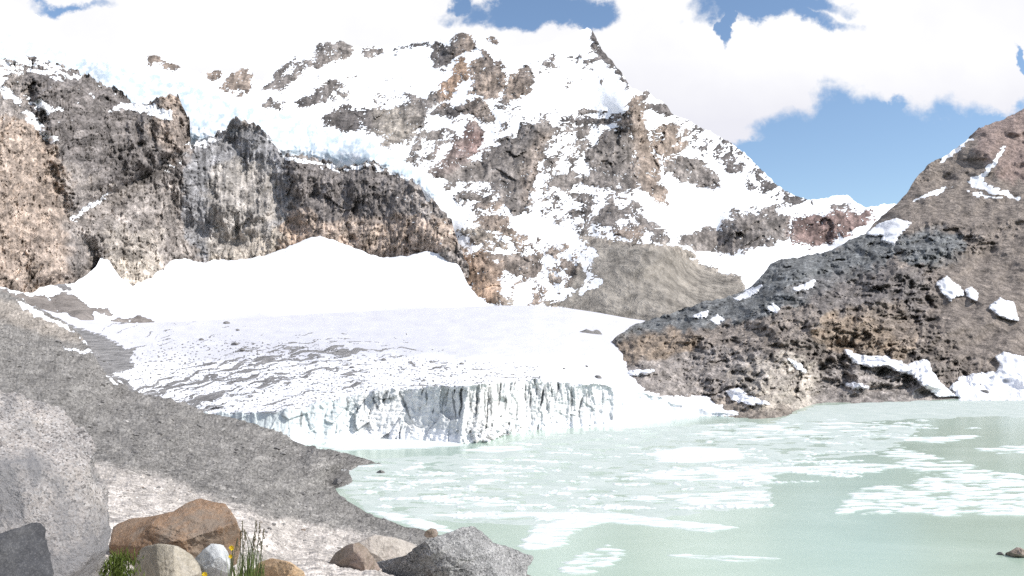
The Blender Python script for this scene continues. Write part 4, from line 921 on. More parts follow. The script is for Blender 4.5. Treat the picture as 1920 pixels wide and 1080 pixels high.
# thin skim ice and slush that nobody could count
floe('thin broken skim ice and slush spread over the far half of the lake', [(600, 850), (700, 862), (900, 850), (960, 830), (1060, 812), (1250, 800), (1480, 788), (1560, 795), (1720, 800), (1690, 830), (1640, 850), (1500, 862), (1440, 900), (1440, 945), (1250, 970), (1000, 985), (800, 975), (690, 955), (640, 915), (650, 890)],
     0.4, 0.05, 3.4, ice_p, 90, 2.0, 0.7, kind='stuff', name='skim_ice', sx=52.0, sy=5.0, cat='skim ice')
floe('flat pale ice cover on the far right corner of the lake below the snow bank', [(1470, 786), (1530, 760), (1700, 753), (1900, 750), (2040, 750), (2040, 790), (1860, 780), (1700, 786), (1560, 793)], 3.0, 0.05, 2.6, ice_p, 91, kind='stuff', name='skim_ice', sx=50.0, sy=4.0, cat='skim ice')

# many small floes
REG = [(640, 880), (720, 866), (900, 856), (980, 832), (1200, 806), (1480, 786), (1720, 782), (1850, 800), (1700, 835), (1560, 860), (1700, 880), (1560, 900), (1430, 915), (1430, 950), (1250, 962), (1000, 985), (760, 970), (660, 930)]
cnt = 0; tries = 0
while cnt < 230 and tries < 4000:
    tries += 1
    x = random.uniform(640, 1860); y = random.uniform(785, 985)
    if sdpoly(np.array([[x]]), np.array([[y]]), REG, 10)[0, 0] < 2: continue
    sc = (y - 640) / 250.0
    wd = random.choice((1, 1, 1.4, 2.2, 3.0)) * random.uniform(10, 20) * (0.6 + 0.5 * sc); ht = random.uniform(0.9, 2.2) * (0.6 + 0.9 * sc)
    n = 9; pl = []
    sk = random.uniform(-0.03, 0.05)
    for k in range(n):
        a = 2 * math.pi * k / n; r = random.uniform(0.65, 1.1)
        pl.append((x + wd * r * math.cos(a), y + ht * r * math.sin(a) + sk * wd * math.cos(a)))
    ob = floe('small drifting white ice floe among many alike on the far half of the lake', pl, 2.2, 0.2 * min(1.2, 0.5 + sc * 0.5), 2.0, None, 100 + cnt, 1.6, 0.55, 'small ice floes scattered over the lake', sx=12.0, sy=2.4)
    if ob: cnt += 1

# ------------------------------------------------------------------ ROCKS
granite = mat_stone('pale_granite', (0.33, 0.305, 0.295), (0.48, 0.435, 0.405), (0.60, 0.53, 0.475), 0.85, 1.0, stain=(0.225, 0.22, 0.225), bump=1.8)
granite_d = mat_stone('granite_painted_shade', (0.045, 0.045, 0.05), (0.075, 0.075, 0.08), (0.12, 0.117, 0.117), 0.1, 2.2)  # shade below the big boulder's overhang is put into this dark colour
ochre = mat_stone('ochre_rock', (0.25, 0.155, 0.095), (0.345, 0.215, 0.13), (0.42, 0.30, 0.21), 0.3, 2.2, stain=(0.30, 0.24, 0.19), bump=1.8)
beige = mat_stone('beige_rock', (0.33, 0.29, 0.22), (0.43, 0.38, 0.30), (0.5, 0.46, 0.4), 0.3, 2.4)
white_r = mat_stone('whitish_rock', (0.42, 0.44, 0.45), (0.56, 0.57, 0.57), (0.66, 0.65, 0.63), 0.25, 2.2)
apric = mat_stone('apricot_rock', (0.45, 0.28, 0.15), (0.58, 0.40, 0.24), (0.64, 0.5, 0.33), 0.25, 2.2)
brown = mat_stone('brown_rock', (0.16, 0.125, 0.085), (0.27, 0.21, 0.165), (0.38, 0.29, 0.25), 0.3, 1.6)
grey_r = mat_stone('grey_speckled_rock', (0.13, 0.13, 0.13), (0.30, 0.293, 0.285), (0.46, 0.445, 0.43), 0.75, 0.6, bump=1.6)
sand_r = mat_stone('sandy_slab', (0.40, 0.35, 0.31), (0.47, 0.42, 0.37), (0.52, 0.46, 0.41), 0.25, 0.8)
dkgrey = mat_stone('dark_grey_stone', (0.10, 0.095, 0.09), (0.16, 0.15, 0.145), (0.25, 0.235, 0.22), 0.4, 1.2)
mdgrey = mat_stone('grey_stone', (0.2, 0.19, 0.18), (0.28, 0.265, 0.25), (0.38, 0.36, 0.34), 0.4, 1.2)
pale = mat_stone('pale_stone', (0.36, 0.33, 0.31), (0.48, 0.45, 0.42), (0.58, 0.55, 0.52), 0.4, 1.2)

def outline_rock(name, label, poly, Y, thick, mat, seed, rough=0.06, blunt=0.62, facets=7, n_th=150, n_ph=60, cat='rock', group=None, lean=0.0, centre=None, edge=0.012):
    """a solid rock whose outline seen from the path follows the traced one, with its own depth and broken faces"""
    Yo = float(Y)
    W = at(np.array([p[0] for p in poly], float), np.array([p[1] for p in poly], float), Yo)
    O = W[:, [0, 2]]
    dense = []
    for i in range(len(O)):
        a, b = O[i], O[(i + 1) % len(O)]
        for t in np.linspace(0, 1, 14, endpoint=False): dense.append(a + (b - a) * t)
    dense = np.array(dense)
    if centre is not None:
        cw = at(np.array([centre[0]], float), np.array([centre[1]], float), Yo)[0]; c = np.array([cw[0], cw[2]])
    else:
        c = (dense.min(0) + dense.max(0)) / 2
    d = dense - c; ang = np.arctan2(d[:, 1], d[:, 0]); rad = np.hypot(d[:, 0], d[:, 1]); o = np.argsort(ang)
    th = np.linspace(-math.pi, math.pi, n_th, endpoint=False)
    R = np.interp(th, np.r_[ang[o] - 2 * math.pi, ang[o], ang[o] + 2 * math.pi], np.r_[rad[o], rad[o], rad[o]])
    ph = np.linspace(-math.pi / 2 + 0.02, math.pi / 2 - 0.02, n_ph)
    ct = np.abs(np.cos(ph)) ** blunt; st = np.sign(np.sin(ph)) * np.abs(np.sin(ph)) ** 0.8
    size = float(R.mean())
    V = np.zeros((n_ph, n_th, 3))
    V[..., 0] = (R * np.cos(th))[None, :] * ct[:, None]
    V[..., 2] = (R * np.sin(th))[None, :] * ct[:, None]
    V[..., 1] = -thick * st[:, None] + lean * V[..., 2]
    rnd = random.Random(seed); pts_ = V.reshape(-1, 3)
    for k in range(facets):
        n = Vector((rnd.uniform(-1, 1), -rnd.uniform(0.5, 1.2), rnd.uniform(-0.7, 1.0))).normalized(); n = np.array(n)
        s = pts_ @ n; hmax = s.max() * rnd.uniform(0.48, 0.82)
        pts_ = pts_ - n[None] * np.maximum(0, s - hmax)[:, None] * 0.94
    off = Vector((seed * 3.7, seed * 1.3, 0))
    disp = np.empty(len(pts_))
    for i, p in enumerate(pts_):
        q = Vector(p) / size
        disp[i] = mnoise.fractal(q * 1.7 + off, 0.7, 2.1, 8) * rough * 1.25 - abs(mnoise.noise(q * 4.0 + off)) * rough * 0.8 - abs(mnoise.noise(q * 11.0 + off)) * rough * 0.4
    for i, p in enumerate(pts_):
        q = Vector(p) / size
        for sc_, am in ((1.9, 0.9), (4.6, 0.42), (10.0, 0.2)):
            dd, pp = mnoise.voronoi(q * sc_ + off + Vector([0.25 * t for t in mnoise.noise_vector(q * sc_ * 1.3)]))
            t_ = mnoise.cell_vector(pp[0] * 3.1) ; u_ = q * sc_ + off - pp[0]
            disp[i] += rough * am * ((t_[0] - 0.5) * 0.8 + (t_[1] - 0.5) * u_[0] * 1.6 + (t_[2] - 0.5) * u_[2] * 1.6)
    nr = pts_ / np.maximum(np.linalg.norm(pts_, axis=1), 1e-6)[:, None]
    front = np.clip(np.abs(pts_[:, 1]) / max(thick, 1e-6) * 1.6, edge / max(rough, 1e-6) if rough > edge else 1, 1)
    pts_ = pts_ + nr * (disp * size * front)[:, None]
    # the depth axis of the rock runs along the line of sight to it
    pts_[:, 0] += pts_[:, 1] * c[0] / Y; pts_[:, 2] += pts_[:, 1] * (c[1] - H) / Y
    pts_ = pts_ + np.array([c[0], Y, c[1]])
    i = np.arange(n_ph - 1)[:, None] * n_th; j = np.arange(n_th)[None, :]; j2 = (np.arange(n_th) + 1) % n_th
    Q = np.stack([i + j, i + n_th + j, i + n_th + j2[None], i + j2[None]], -1).reshape(-1, 4)
    nv = len(pts_)
    cap0 = pts_[:n_th].mean(0); cap1 = pts_[-n_th:].mean(0)
    pts_ = np.vstack([pts_, cap0, cap1])
    me = bpy.data.meshes.new(name)
    faces = Q.tolist() + [[nv, int(j2[k]), k][::-1] for k in range(n_th)] + [[nv + 1, nv - n_th + k, nv - n_th + int(j2[k])][::-1] for k in range(n_th)]
    faces = [f[::-1] for f in faces]
    me.from_pydata(pts_.tolist(), [], faces); me.materials.append(mat)
    me.polygons.foreach_set('use_smooth', np.ones(len(me.polygons), bool)); me.update()
    return recentre(link(name, me, label, cat, group))

outline_rock('boulder', 'huge pale speckled granite boulder filling the lower left corner', [(-260, 1200), (-260, 740), (-120, 676), (0, 672), (60, 684), (112, 704), (152, 728), (186, 756), (206, 796), (214, 850), (224, 900), (230, 935), (229, 985), (220, 1035), (208, 1100), (200, 1250)], 4.6, 0.85, granite, 3, 0.085, 0.5, 16, 260, 120, 'boulder', centre=(-10, 960))
outline_rock('boulder', 'dark shaded granite block tucked under the huge pale boulder at the bottom left', [(-150, 1200), (-150, 1010), (0, 1000), (40, 985), (72, 972), (92, 985), (97, 1030), (100, 1080), (105, 1200)], 3.4, 0.3, granite_d, 4, 0.08, 0.6, 6, cat='boulder')
outline_rock('boulder', 'rounded orange brown rock with a humped top right of the huge pale boulder', [(206, 1040), (208, 985), (240, 972), (290, 967), (325, 958), (348, 942), (375, 933), (400, 936), (425, 944), (434, 955), (442, 980), (453, 1000), (454, 1025), (448, 1060), (380, 1075), (300, 1070), (220, 1060)], 6.3, 0.5, ochre, 21, 0.06, 0.5, 8, 200, 80, cat='boulder')
outline_rock('boulder', 'flat beige rock in front of the orange brown rock', [(246, 1110), (244, 1040), (262, 1024), (300, 1018), (335, 1024), (360, 1040), (376, 1062), (384, 1110)], 5.3, 0.3, beige, 6, 0.06, 0.6, 10, cat='boulder')
outline_rock('boulder', 'angular whitish grey rock beside the beige rock', [(362, 1090), (364, 1048), (382, 1030), (396, 1019), (420, 1021), (430, 1035), (434, 1060), (430, 1090)], 5.45, 0.22, white_r, 7, 0.06, 0.62, 11, cat='boulder')
outline_rock('boulder', 'apricot coloured rounded rock at the bottom edge right of the grass', [(466, 1120), (470, 1075), (485, 1053), (510, 1046), (545, 1054), (570, 1072), (582, 1120)], 5.6, 0.28, apric, 8, 0.05, 0.65, 9, cat='boulder')
outline_rock('boulder', 'brown rock with a dark overhung left face beside the grey jagged outcrop', [(604, 1090), (612, 1062), (630, 1035), (650, 1022), (672, 1017), (688, 1028), (702, 1048), (715, 1068), (690, 1080), (650, 1092)], 11.5, 0.7, brown, 9, 0.07, 0.7, 10, cat='boulder')
outline_rock('boulder', 'flat pale sandy slab lying behind the grey jagged outcrop', [(655, 1050), (668, 1018), (700, 1002), (740, 1008), (775, 1018), (792, 1027), (770, 1040), (740, 1050), (690, 1060)], 15.5, 0.9, sand_r, 10, 0.04, 0.7, 4, cat='slab')
outline_rock('boulder', 'large grey speckled outcrop with a pointed top at the near shore', [(600, 1140), (612, 1079), (650, 1062), (700, 1055), (760, 1042), (790, 1022), (820, 1008), (845, 996), (868, 986), (890, 981), (905, 990), (918, 1003), (926, 1016), (950, 1022), (972, 1030), (1004, 1042), (1006, 1050), (994, 1062), (985, 1085), (990, 1140)], 12.5, 1.5, grey_r, 11, 0.11, 0.62, 12, 300, 120, 'outcrop', centre=(830, 1070))
outline_rock('boulder', 'small brown stone perched on the shore left of the pointed outcrop', [(794, 1003), (798, 996), (808, 990), (818, 992), (822, 1000), (818, 1008), (800, 1008)], 20, 0.22, brown, 12, 0.07, 0.7, 5, 60, 30, 'stone')
outline_rock('boulder', 'flat brown rock half sunk in the shallow water at the right edge', [(1876, 1043), (1888, 1036), (1898, 1031), (1906, 1026), (1914, 1027), (1924, 1033), (1945, 1037), (1950, 1046)], L(1043), 0.9, brown, 13, 0.08, 0.7, 5, 70, 30, 'stone')
outline_rock('boulder', 'tiny dark stone just left of the flat brown rock at the right edge', [(1866, 1040), (1871, 1035), (1878, 1035), (1883, 1040)], L(1040), 0.3, dkgrey, 14, 0.08, 0.7, 5, 40, 20, 'stone')
outline_rock('boulder', 'low dark rock island breaking through the smooth glacier', [(1078, 632), (1086, 622), (1100, 617), (1110, 621), (1122, 616), (1138, 625), (1132, 634), (1115, 640), (1095, 640)], 395, 6.0, dkgrey, 15, 0.08, 0.7, 6, 90, 40, 'rock')
for (x, y, wd, ht, lb) in [(714, 885, 9, 4, 'small dark rock standing in the water off the gravel point'), (640, 938, 12, 9, 'dark wet rock on the shore of the little cove'), (633, 905, 12, 9, 'dark wet rock at the tip of the small shore spit'),
                           (693, 968, 10, 6, 'rounded grey shore rock, left one where the beach bends'), (720, 976, 8, 5, 'rounded grey shore rock, right one where the beach bends'), (779, 996, 6, 4, 'dark little shore rock nearest the brown perched stone')]:
    outline_rock('rock', lb, [(x - wd, y + ht * .5), (x - wd * .7, y - ht * .3), (x - wd * .1, y - ht), (x + wd * .6, y - ht * .5), (x + wd, y + ht * .4), (x, y + ht)], L(y + ht * 0.5), wd * L(y) / F * 0.9, dkgrey, int(x), 0.1, 0.7, 5, 50, 24, 'rock', 'shore rocks')

# ---- loose stones: prototypes and copies
def proto_stone(seed, sub=2):
    import bmesh
    bm = bmesh.new(); bmesh.ops.create_icosphere(bm, subdivisions=sub, radius=1.0)
    rnd = random.Random(seed); off = Vector((seed * 2.3, 0, seed))
    pl = [(Vector((rnd.uniform(-1, 1), rnd.uniform(-1, 1), rnd.uniform(-1, 1))).normalized(), rnd.uniform(0.55, 0.85)) for _ in range(9)]
    for v in bm.verts:
        for n, h in pl:
            s = v.co.dot(n)
            if s > h: v.co -= n * (s - h)
        v.co *= 1 + 0.18 * mnoise.noise(v.co * 1.6 + off)
        v.co.z *= 0.7
    me = bpy.data.meshes.new('stone'); bm.to_mesh(me); bm.free()
    return me
protos = []
for i, m in enumerate((dkgrey, mdgrey, pale, mdgrey, brown, dkgrey)):
    me = proto_stone(40 + i, 3); me.materials.append(m)
    protos.append(me)

def ground_at(px, py):
    Y, t_ = moraine_fn(np.array([[px]], float), np.array([[py]], float))
    p = at(np.array([px]), np.array([py]), Y[0])[0]; p[2] += t_['_dz'][0, 0]
    return p, float(Y[0, 0])

def stone(me, p, size, label, group, name='stone', cat='stone'):
    o = bpy.data.objects.new(name, me); COL.objects.link(o)
    o.location = (float(p[0]), float(p[1]), float(p[2]) + size * 0.15)
    o.scale = (size * random.uniform(0.8, 1.3), size * random.uniform(0.8, 1.3), size * random.uniform(0.7, 1.1))
    o.rotation_euler = (random.uniform(-0.3, 0.3), random.uniform(-0.3, 0.3), random.uniform(0, 6.28))
    return tag(o, label, cat, group)

LAND = [(0, 610), (140, 640), (240, 680), (240, 735), (440, 785), (540, 825), (600, 850), (640, 870), (600, 915), (640, 950), (740, 995), (650, 1030), (560, 1040), (480, 1040), (460, 990), (440, 940), (380, 925), (300, 930), (225, 960), (225, 820), (120, 700), (0, 680)]
cnt = 0; tries = 0
while cnt < 190 and tries < 5000:
    tries += 1
    x = random.uniform(0, 800); y = random.uniform(610, 1040)
    if sdpoly(np.array([[x]]), np.array([[y]]), LAND, 10)[0, 0] < 4: continue
    p, Y = ground_at(x, y)
    s = random.choice((1, 1, 1.3, 2.2)) * random.uniform(1.5, 2.8) * Y / F
    light_zone = y > 885 + (x - 220) * 0.27
    if light_zone:
        stone(random.choice(protos[1:5]), p, s, 'small loose stone lying on the pale gravel of the near crest', 'loose stones on the pale gravel')
    else:
        stone(random.choice((protos[0], protos[1], protos[5], protos[2])), p, s, 'small loose stone lying on the grey moraine slope', 'loose stones on the grey moraine slope')
    cnt += 1

def glacier_at(px, py):
    Y, _ = glacier_fn(np.array([[px]], float), np.array([[py]], float)); return at(np.array([px]), np.array([py]), Y[0])[0], float(Y[0, 0])
for (x, y, w_, lb) in [(425, 607, 6, 'lone dark boulder on the upper snow of the glacier, left of two'), (446, 620, 5, 'dark boulder on the glacier just below the left lone one'), (378, 638, 6, 'dark boulder on the glacier above the dirt bands'),
                    (440, 647, 6, 'dark boulder at the upper edge of the dirt bands'), (455, 658, 7, 'largest dark boulder in the dirt bands of the glacier'), (720, 676, 6, 'dark boulder on the white crest of the glacier above the ice wall'),
                    (660, 690, 5, 'dark boulder on the dirty snow above the left end of the ice wall'), (1100, 688, 4, 'small dark boulder on the glacier below the rock island'), (1121, 709, 7, 'flat dark boulder on the right shoulder of the glacier above the wall'),
                    (1058, 692, 3, 'tiny dark stone on the glacier left of the flat boulder'), (866, 683, 5, 'grey boulder on the middle of the glacier crest')]:
    p, Y = glacier_at(x, y); stone(protos[0], p, w_ * Y / F, lb, 'boulders on the glacier', 'boulder', 'boulder')
cnt = 0
while cnt < 90:
    x = random.gauss(560, 170); y = random.uniform(640, 745)
    if not (250 < x < 1010) or y > G_CREST(x) - 6 or y < 636 + 0.03 * (x - 250): continue
    p, Y = glacier_at(x, y)
    stone(random.choice((protos[0], protos[1])), p, random.uniform(0.8, 2.2) * Y / F, 'dark stone lying on the dirty snow of the glacier', 'stones on the dirty glacier snow'); cnt += 1
for (x, y, w_, lb) in [(1845, 737, 9, 'flat dark boulder in the snow bank by the right shore'), (1822, 735, 3, 'small dark stone left of the flat boulder in the snow bank'), (1836, 722, 4, 'small dark stone above the flat boulder in the snow bank'), (1785, 738, 5, 'dark boulder at the left tip of the snow bank')]:
    Y = float(hill_depth(np.array([[x]], float), np.array([[y]], float))[0, 0]) - 2.2; p = at(np.array([x]), np.array([y]), np.array([Y]))[0]
    stone(protos[0], p, w_ * Y / F, lb, 'boulders in the snow bank', 'boulder', 'boulder')
for k in range(46):
    x = 928 + random.gauss(0, 34); y = G_WAT(x) - abs(random.gauss(0, 8)) + 2
    p = at(np.array([x]), np.array([y]), np.array([lake_Y(y + 6) - 3.5]))[0]
    p[2] = max(p[2], 0.1)
    stone(protos[(k % 3 == 0) and 0 or 2], p, random.uniform(1.2, 3.0) * 190 / F, 'dirty fallen block in the rubble heap below the ice wall', 'fallen blocks below the ice wall', 'fallen_block', 'ice block')

# gravel cover: very many pebbles, one object
def pebbles(n):
    base = []
    import bmesh
    for s in range(5):
        me = proto_stone(70 + s, 1); c = np.array([v.co[:] for v in me.vertices]); f = np.array([p.vertices[:] for p in me.polygons]); base.append((c, f)); bpy.data.meshes.remove(me)
    xs = RNG.uniform(-40, 860, n * 3); ys = RNG.uniform(600, 1085, n * 3)
    ok = (ys > R_TOP(xs) + 3); xs, ys = xs[ok][:n], ys[ok][:n]
    Y, at_ = moraine_fn(xs[None], ys[None]); P = at(xs[None], ys[None], Y)[0]; P[:, 2] += at_['_dz'][0]; Yv = Y[0]
    ok = P[:, 2] > 0.15; P = P[ok]; Yv = Yv[ok]; tn = at_['tint'][0][ok]
    Vs, Fs, Cs = [], [], []; o = 0
    for k in range(len(P)):
        c, f = base[k % 5]; s = RNG.uniform(0.6, 1.6) ** 2 * Yv[k] / F * (2.0 if RNG.random() < 0.05 else 1.0); a = RNG.uniform(0, 6.28)
        ca, sa = math.cos(a), math.sin(a)
        v = np.stack([c[:, 0] * ca - c[:, 1] * sa, c[:, 0] * sa + c[:, 1] * ca, c[:, 2]], -1) * s + P[k]
        Vs.append(v); Fs.append(f + o); o += len(v)
        Cs.append(np.repeat((tn[k] * RNG.uniform(0.4, 1.5))[None], len(v), 0))
    return np.concatenate(Vs), np.concatenate(Fs), np.concatenate(Cs)
pv, pf, pc = pebbles(15000)
pm, pnt, pb_ = new_mat('pebble_stone'); pg = NT(pnt)
pg.l(pg.attr('tint'), pb_.inputs['Base Color']); pb_.inputs['Roughness'].default_value = 0.9; pb_.inputs['Specular IOR Level'].default_value = 0.1
link('gravel', mesh_np('gravel', pv, pf, pm, {'tint': pc}, False, None, True), 'countless loose pebbles covering the moraine slope', 'gravel', kind='stuff')

# ------------------------------------------------------------------ PLANTS
moss_m = mat_plain('moss_green', (0.085, 0.115, 0.022), 0.8, 0.5, 25)
stem_m = mat_plain('dry_stem', (0.09, 0.10, 0.055), 0.8, 0.3, 25)
blade_m = mat_plain('grass_blade', (0.11, 0.15, 0.04), 0.7, 0.4, 12)
head_m = mat_plain('seed_head', (0.14, 0.12, 0.08), 0.9, 0.3, 40)
petal_m = mat_plain('yellow_petal', (0.75, 0.55, 0.02), 0.6, 0.2, 40)
def blades(n, base_fn, hmin, hmax, wid, spread, seed, droop=0.3):
    rnd = random.Random(seed); V = []; Fc = []
    for k in range(n):
        x, y, z = base_fn(rnd); h = rnd.uniform(hmin, hmax); a = rnd.uniform(0, 6.28); lx = math.cos(a) * spread * h * rnd.random(); ly = math.sin(a) * spread * h * rnd.random()
        b = len(V); sg = 4; wx = wid * math.cos(a + 1.57); wy = wid * math.sin(a + 1.57) * 0.6
        for i in range(sg + 1):
            t = i / sg; q = (x + lx * t * t, y + ly * t * t, z + h * (t - droop * t * t * 0.5)); ww = (1 - t) * 0.9 + 0.1
            V.append((q[0] - wx * ww, q[1] - wy * ww, q[2])); V.append((q[0] + wx * ww, q[1] + wy * ww, q[2]))
        for i in range(sg): Fc.append((b + 2 * i, b + 2 * i + 1, b + 2 * i + 3, b + 2 * i + 2))
    return V, Fc
def plant_mesh(name, V, Fc, m, parent, origin):
    me = bpy.data.meshes.new(name); me.from_pydata([(v[0] - origin[0], v[1] - origin[1], v[2] - origin[2]) for v in V], [], Fc); me.materials.append(m); me.update()
    o = bpy.data.objects.new(name, me); COL.objects.link(o); o.parent = parent; return o
def empty(name, loc, label, cat, group=None):
    o = bpy.data.objects.new(name, None); COL.objects.link(o); o.location = loc; return tag(o, label, cat, group)

p0 = at(np.array([216.0]), np.array([1100.0]), np.array([4.9]))[0]
cl = empty('moss_clump', p0, 'bright green mossy plant clump growing in the gap beside the huge pale boulder', 'plant')
V, Fc = blades(900, lambda r: (p0[0] + r.gauss(0, 0.045), p0[1] + r.gauss(0, 0.06), p0[2] + r.uniform(0, 0.16)), 0.03, 0.075, 0.004, 1.2, 5, 0.7)
plant_mesh('foliage', V, Fc, moss_m, cl, p0)
p1 = at(np.array([462.0]), np.array([1100.0]), np.array([5.2]))[0]
gt = empty('grass_tuft', p1, 'thin dark green grass tuft with dry seed stems right of the orange brown rock', 'grass tuft')
V, Fc = blades(170, lambda r: (p1[0] + r.gauss(0, 0.05), p1[1] + r.gauss(0, 0.05), p1[2]), 0.14, 0.32, 0.003, 0.35, 6)
plant_mesh('blade', V, Fc, blade_m, gt, p1)
rnd = random.Random(9)
sV, sF, hV, hF = [], [], [], []
for k in range(14):
    bx, by = p1[0] + rnd.gauss(0.02, 0.05), p1[1] + rnd.gauss(0, 0.03); h = rnd.uniform(0.26, 0.42); tx = rnd.gauss(0.0, 0.04)
    b = len(sV)
    for i in range(6):
        t = i / 5
        for s in (-1, 1): sV.append((bx + tx * t * t + s * 0.0022, by, p1[2] + h * t))
    for i in range(5): sF.append((b + 2 * i, b + 2 * i + 1, b + 2 * i + 3, b + 2 * i + 2))
    for j in range(6):
        zz = p1[2] + h * (0.84 + 0.03 * j); b = len(hV); r_ = 0.006 * rnd.uniform(0.6, 1.2); cx = bx + tx + rnd.uniform(-.004, .004)
        hV += [(cx - r_, by, zz), (cx + r_, by, zz), (cx, by - r_, zz), (cx, by + r_, zz), (cx, by, zz + r_ * 1.6), (cx, by, zz - r_ * 1.6)]
        hF += [(b, b + 2, b + 4), (b + 2, b + 1, b + 4), (b + 1, b + 3, b + 4), (b + 3, b, b + 4), (b + 2, b, b + 5), (b + 1, b + 2, b + 5), (b + 3, b + 1, b + 5), (b, b + 3, b + 5)]
plant_mesh('stem', sV, sF, stem_m, gt, p1); plant_mesh('seed_head', hV, hF, head_m, gt, p1)
def flower(px, py, Y, lb, r=0.019):
    c = at(np.array([px]), np.array([py]), np.array([Y]))[0]; base = (c[0], c[1], c[2] - 0.16)
    e = empty('flower', base, lb, 'flower', 'yellow flowers among the rocks')
    V, Fc = [], []
    for i in range(5):
        t = i / 4
        for s in (-1, 1): V.append((c[0] + s * 0.003, c[1], base[2] + 0.16 * t))
    for i in range(4): Fc.append((2 * i, 2 * i + 1, 2 * i + 3, 2 * i + 2))
    plant_mesh('stem', V, Fc, stem_m, e, base)
    V, Fc = [], []
    for k in range(8):
        a = k * math.pi / 4; b = len(V)
        for (u, w_) in ((0.15, -0.12), (0.6, -0.26), (1.0, 0.0), (0.6, 0.26), (0.15, 0.12)):
            V.append((c[0] + r * (u * math.cos(a) - w_ * math.sin(a)), c[1] - 0.012 - 0.008 * u, c[2] + r * (u * math.sin(a) + w_ * math.cos(a))))
        Fc.append((b, b + 1, b + 2, b + 3, b + 4))
    plant_mesh('petal', V, Fc, petal_m, e, base)
    b2 = [(c[0] + r * 0.3 * math.cos(k), c[1] - 0.02, c[2] + r * 0.3 * math.sin(k)) for k in np.linspace(0, 6.28, 8, endpoint=False)] + [(c[0], c[1] - 0.028, c[2])]
    plant_mesh('flower_centre', b2, [(k, (k + 1) % 8, 8) for k in range(8)], mat_plain('flower_disc', (0.45, 0.25, 0.02), 0.8, 0.3, 60), e, base)
flower(436, 1026, 5.05, 'yellow flower head beside the orange brown rock, upper of the pair')
flower(434, 1042, 5.0, 'yellow flower head just below the upper one by the orange brown rock', 0.015)
flower(386, 1076, 4.9, 'yellow flower head at the bottom edge in front of the whitish rock', 0.02)

# ------------------------------------------------------------------ LIGHT, SKY, CAMERA
sun_dir = Vector((0.85, -0.30, 0.82)).normalized()     # towards the sun
elev = math.asin(sun_dir.z); azi = math.atan2(sun_dir.x, sun_dir.y)
sd_ = bpy.data.lights.new('sun', 'SUN'); sd_.energy = 4.3; sd_.angle = math.radians(0.6); sd_.color = (1.0, 0.965, 0.91)
so = bpy.data.objects.new('sun', sd_); COL.objects.link(so); so.location = (40, -40, 120)
so.rotation_euler = (-sun_dir).to_track_quat('-Z', 'Y').to_euler()

world = bpy.data.worlds.new('World'); scene.world = world; world.use_nodes = True
wt = world.node_tree; wt.nodes.clear(); g = NT(wt)
wo = g.n('ShaderNodeOutputWorld'); bg = g.n('ShaderNodeBackground'); g.l(bg.outputs[0], wo.inputs[0])
sky = g.n('ShaderNodeTexSky', sky_type='NISHITA'); sky.sun_disc = False; sky.sun_elevation = elev; sky.sun_rotation = azi
sky.altitude = 0; sky.air_density = 1.0; sky.dust_density = 0.2; sky.ozone_density = 2.2
STR = 0.15
tc = g.n('ShaderNodeTexCoord'); sep = g.n('ShaderNodeSeparateXYZ'); g.l(tc.outputs['Generated'], sep.inputs[0])
yy = g.math('MAXIMUM', g.math('ABSOLUTE', sep.outputs[1]), 0.15)
u = g.math('DIVIDE', sep.outputs[0], yy); v = g.math('DIVIDE', sep.outputs[2], yy)
cmb = g.n('ShaderNodeCombineXYZ'); g.l(u, cmb.inputs[0]); g.l(v, cmb.inputs[1])
uv = cmb.outputs[0]
nz = g.noise(5.5, 9, 0.58, uv, 0.25); nz2 = g.noise(19.0, 6, 0.6, uv, 0.0); nz3 = g.noise(3.2, 5, 0.55, uv)
def W(px, py):
    a, b = ray(px, py); return float(a), float(b)
# gaps of blue between the clouds: centre, radii (px), tilt
HOLES = [((985, 4), (165, 50), 0.0), ((1105, 12), (60, 36), 0.0), ((1062, 78), (10, 16), 0), ((1470, 6), (150, 36), -0.06), ((1368, 48), (14, 42), 0.2), ((1500, 30), (90, 26), 0.2), ((1640, 325), (440, 140), -0.17), ((1400, 300), (130, 60), 0.3), ((1380, 268), (110, 24), 0.08), ((1920, 205), (120, 52), -0.25), ((1915, 120), (12, 40), 0.0), ((1690, 205), (80, 20), -0.15), ((135, 5), (70, 14), 0), ((860, -10), (30, 30), 0.0)]
wn = g.n('ShaderNodeTexNoise'); wn.inputs['Scale'].default_value = 7.0; wn.inputs['Detail'].default_value = 7; wn.inputs['Roughness'].default_value = 0.62; g.l(uv, wn.inputs['Vector'])
wsub = g.n('ShaderNodeVectorMath', operation='SUBTRACT'); g.l(wn.outputs['Color'], wsub.inputs[0]); wsub.inputs[1].default_value = (0.5, 0.5, 0.5)
wsc = g.n('ShaderNodeVectorMath', operation='SCALE'); g.l(wsub.outputs[0], wsc.inputs[0]); wsc.inputs['Scale'].default_value = 0.13
wad = g.n('ShaderNodeVectorMath', operation='ADD'); g.l(uv, wad.inputs[0]); g.l(wsc.outputs[0], wad.inputs[1]); uvw = wad.outputs[0]
field = None
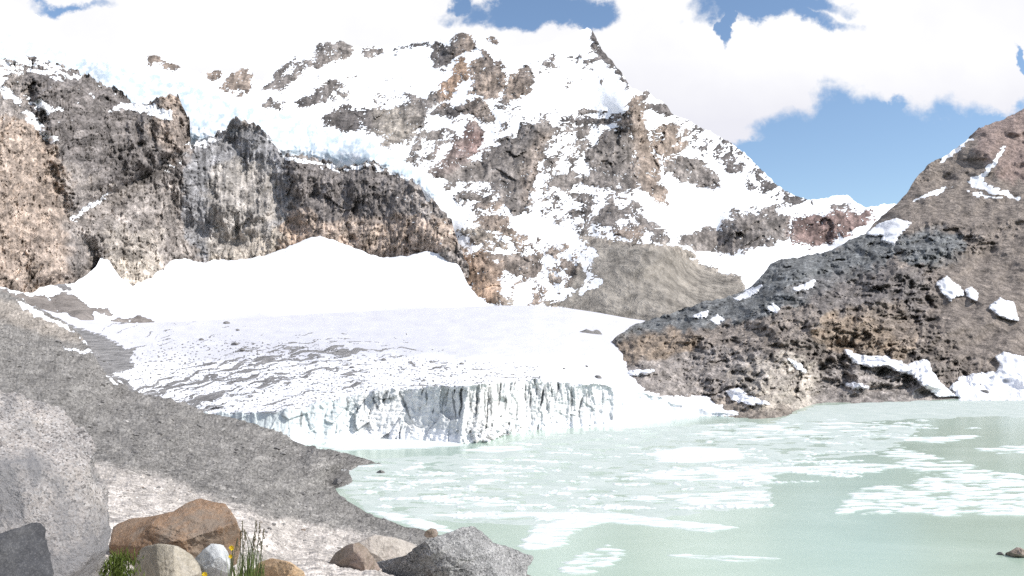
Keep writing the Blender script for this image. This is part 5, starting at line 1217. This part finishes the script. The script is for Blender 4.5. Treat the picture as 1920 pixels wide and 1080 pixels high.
for (cx, cy), (rx, ry), rot in HOLES:
    cu, cv = W(cx, cy)
    m = g.n('ShaderNodeMapping', vector_type='TEXTURE'); g.l(uvw, m.inputs[0])
    m.inputs['Location'].default_value = (cu, cv, 0); m.inputs['Rotation'].default_value = (0, 0, -rot); m.inputs['Scale'].default_value = (rx / F, ry / F, 1)
    ln = g.n('ShaderNodeVectorMath', operation='LENGTH'); g.l(m.outputs[0], ln.inputs[0])
    f = g.math('MULTIPLY', g.math('SUBTRACT', 1.0, ln.outputs['Value']), min(ry, 60) / 60.0 * 1.6 + 0.25)
    field = f if field is None else g.math('MAXIMUM', field, f)
# more broken cloud, with blue between, overhead and behind
away = g.math('MAXIMUM', g.rng(v, 0.50, 0.75, 0, 1), g.math('MAXIMUM', g.rng(g.math('ABSOLUTE', u), 0.85, 1.2, 0, 1), g.rng(sep.outputs[1], 0.3, 0.0, 0, 1)))
field = g.math('ADD', g.math('MAXIMUM', field, -0.62), g.math('MULTIPLY', away, 0.85))
field = g.math('ADD', field, g.math('ADD', g.rng(nz, 0.25, 0.75, -0.62, 0.62), g.rng(nz2, 0.3, 0.7, -0.2, 0.2)))
clear = g.rng(field, -0.12, 0.42, 0, 1)
clear.node.interpolation_type = 'SMOOTHSTEP'
ccol = g.mix(g.math('ADD', g.rng(nz3, 0.4, 0.7, 0, 0.7), g.rng(v, 0.36, 0.27, 0, 0.75), True), (0.98, 0.98, 0.99), (0.80, 0.80, 0.865))
skyc = g.n('ShaderNodeVectorMath', operation='SCALE'); g.l(sky.outputs[0], skyc.inputs[0]); skyc.inputs['Scale'].default_value = STR
g.l(g.mix(clear, ccol, skyc.outputs[0]), bg.inputs['Color']); bg.inputs['Strength'].default_value = 1.0

cd = bpy.data.cameras.new('camera'); cam = bpy.data.objects.new('camera', cd); COL.objects.link(cam)
cam.location = (0, 0, H); cam.rotation_euler = (math.pi / 2 + PITCH, 0, 0)
cd.sensor_width = 36; cd.lens = 36 * F / 1920.0; cd.clip_start = 0.1; cd.clip_end = 20000
scene.camera = cam
scene.view_settings.view_transform = 'Standard'; scene.view_settings.look = 'None'; scene.view_settings.gamma = 1; scene.view_settings.exposure = 0.1
scene.cycles.max_bounces = 6; scene.cycles.diffuse_bounces = 3; scene.cycles.use_denoising = False
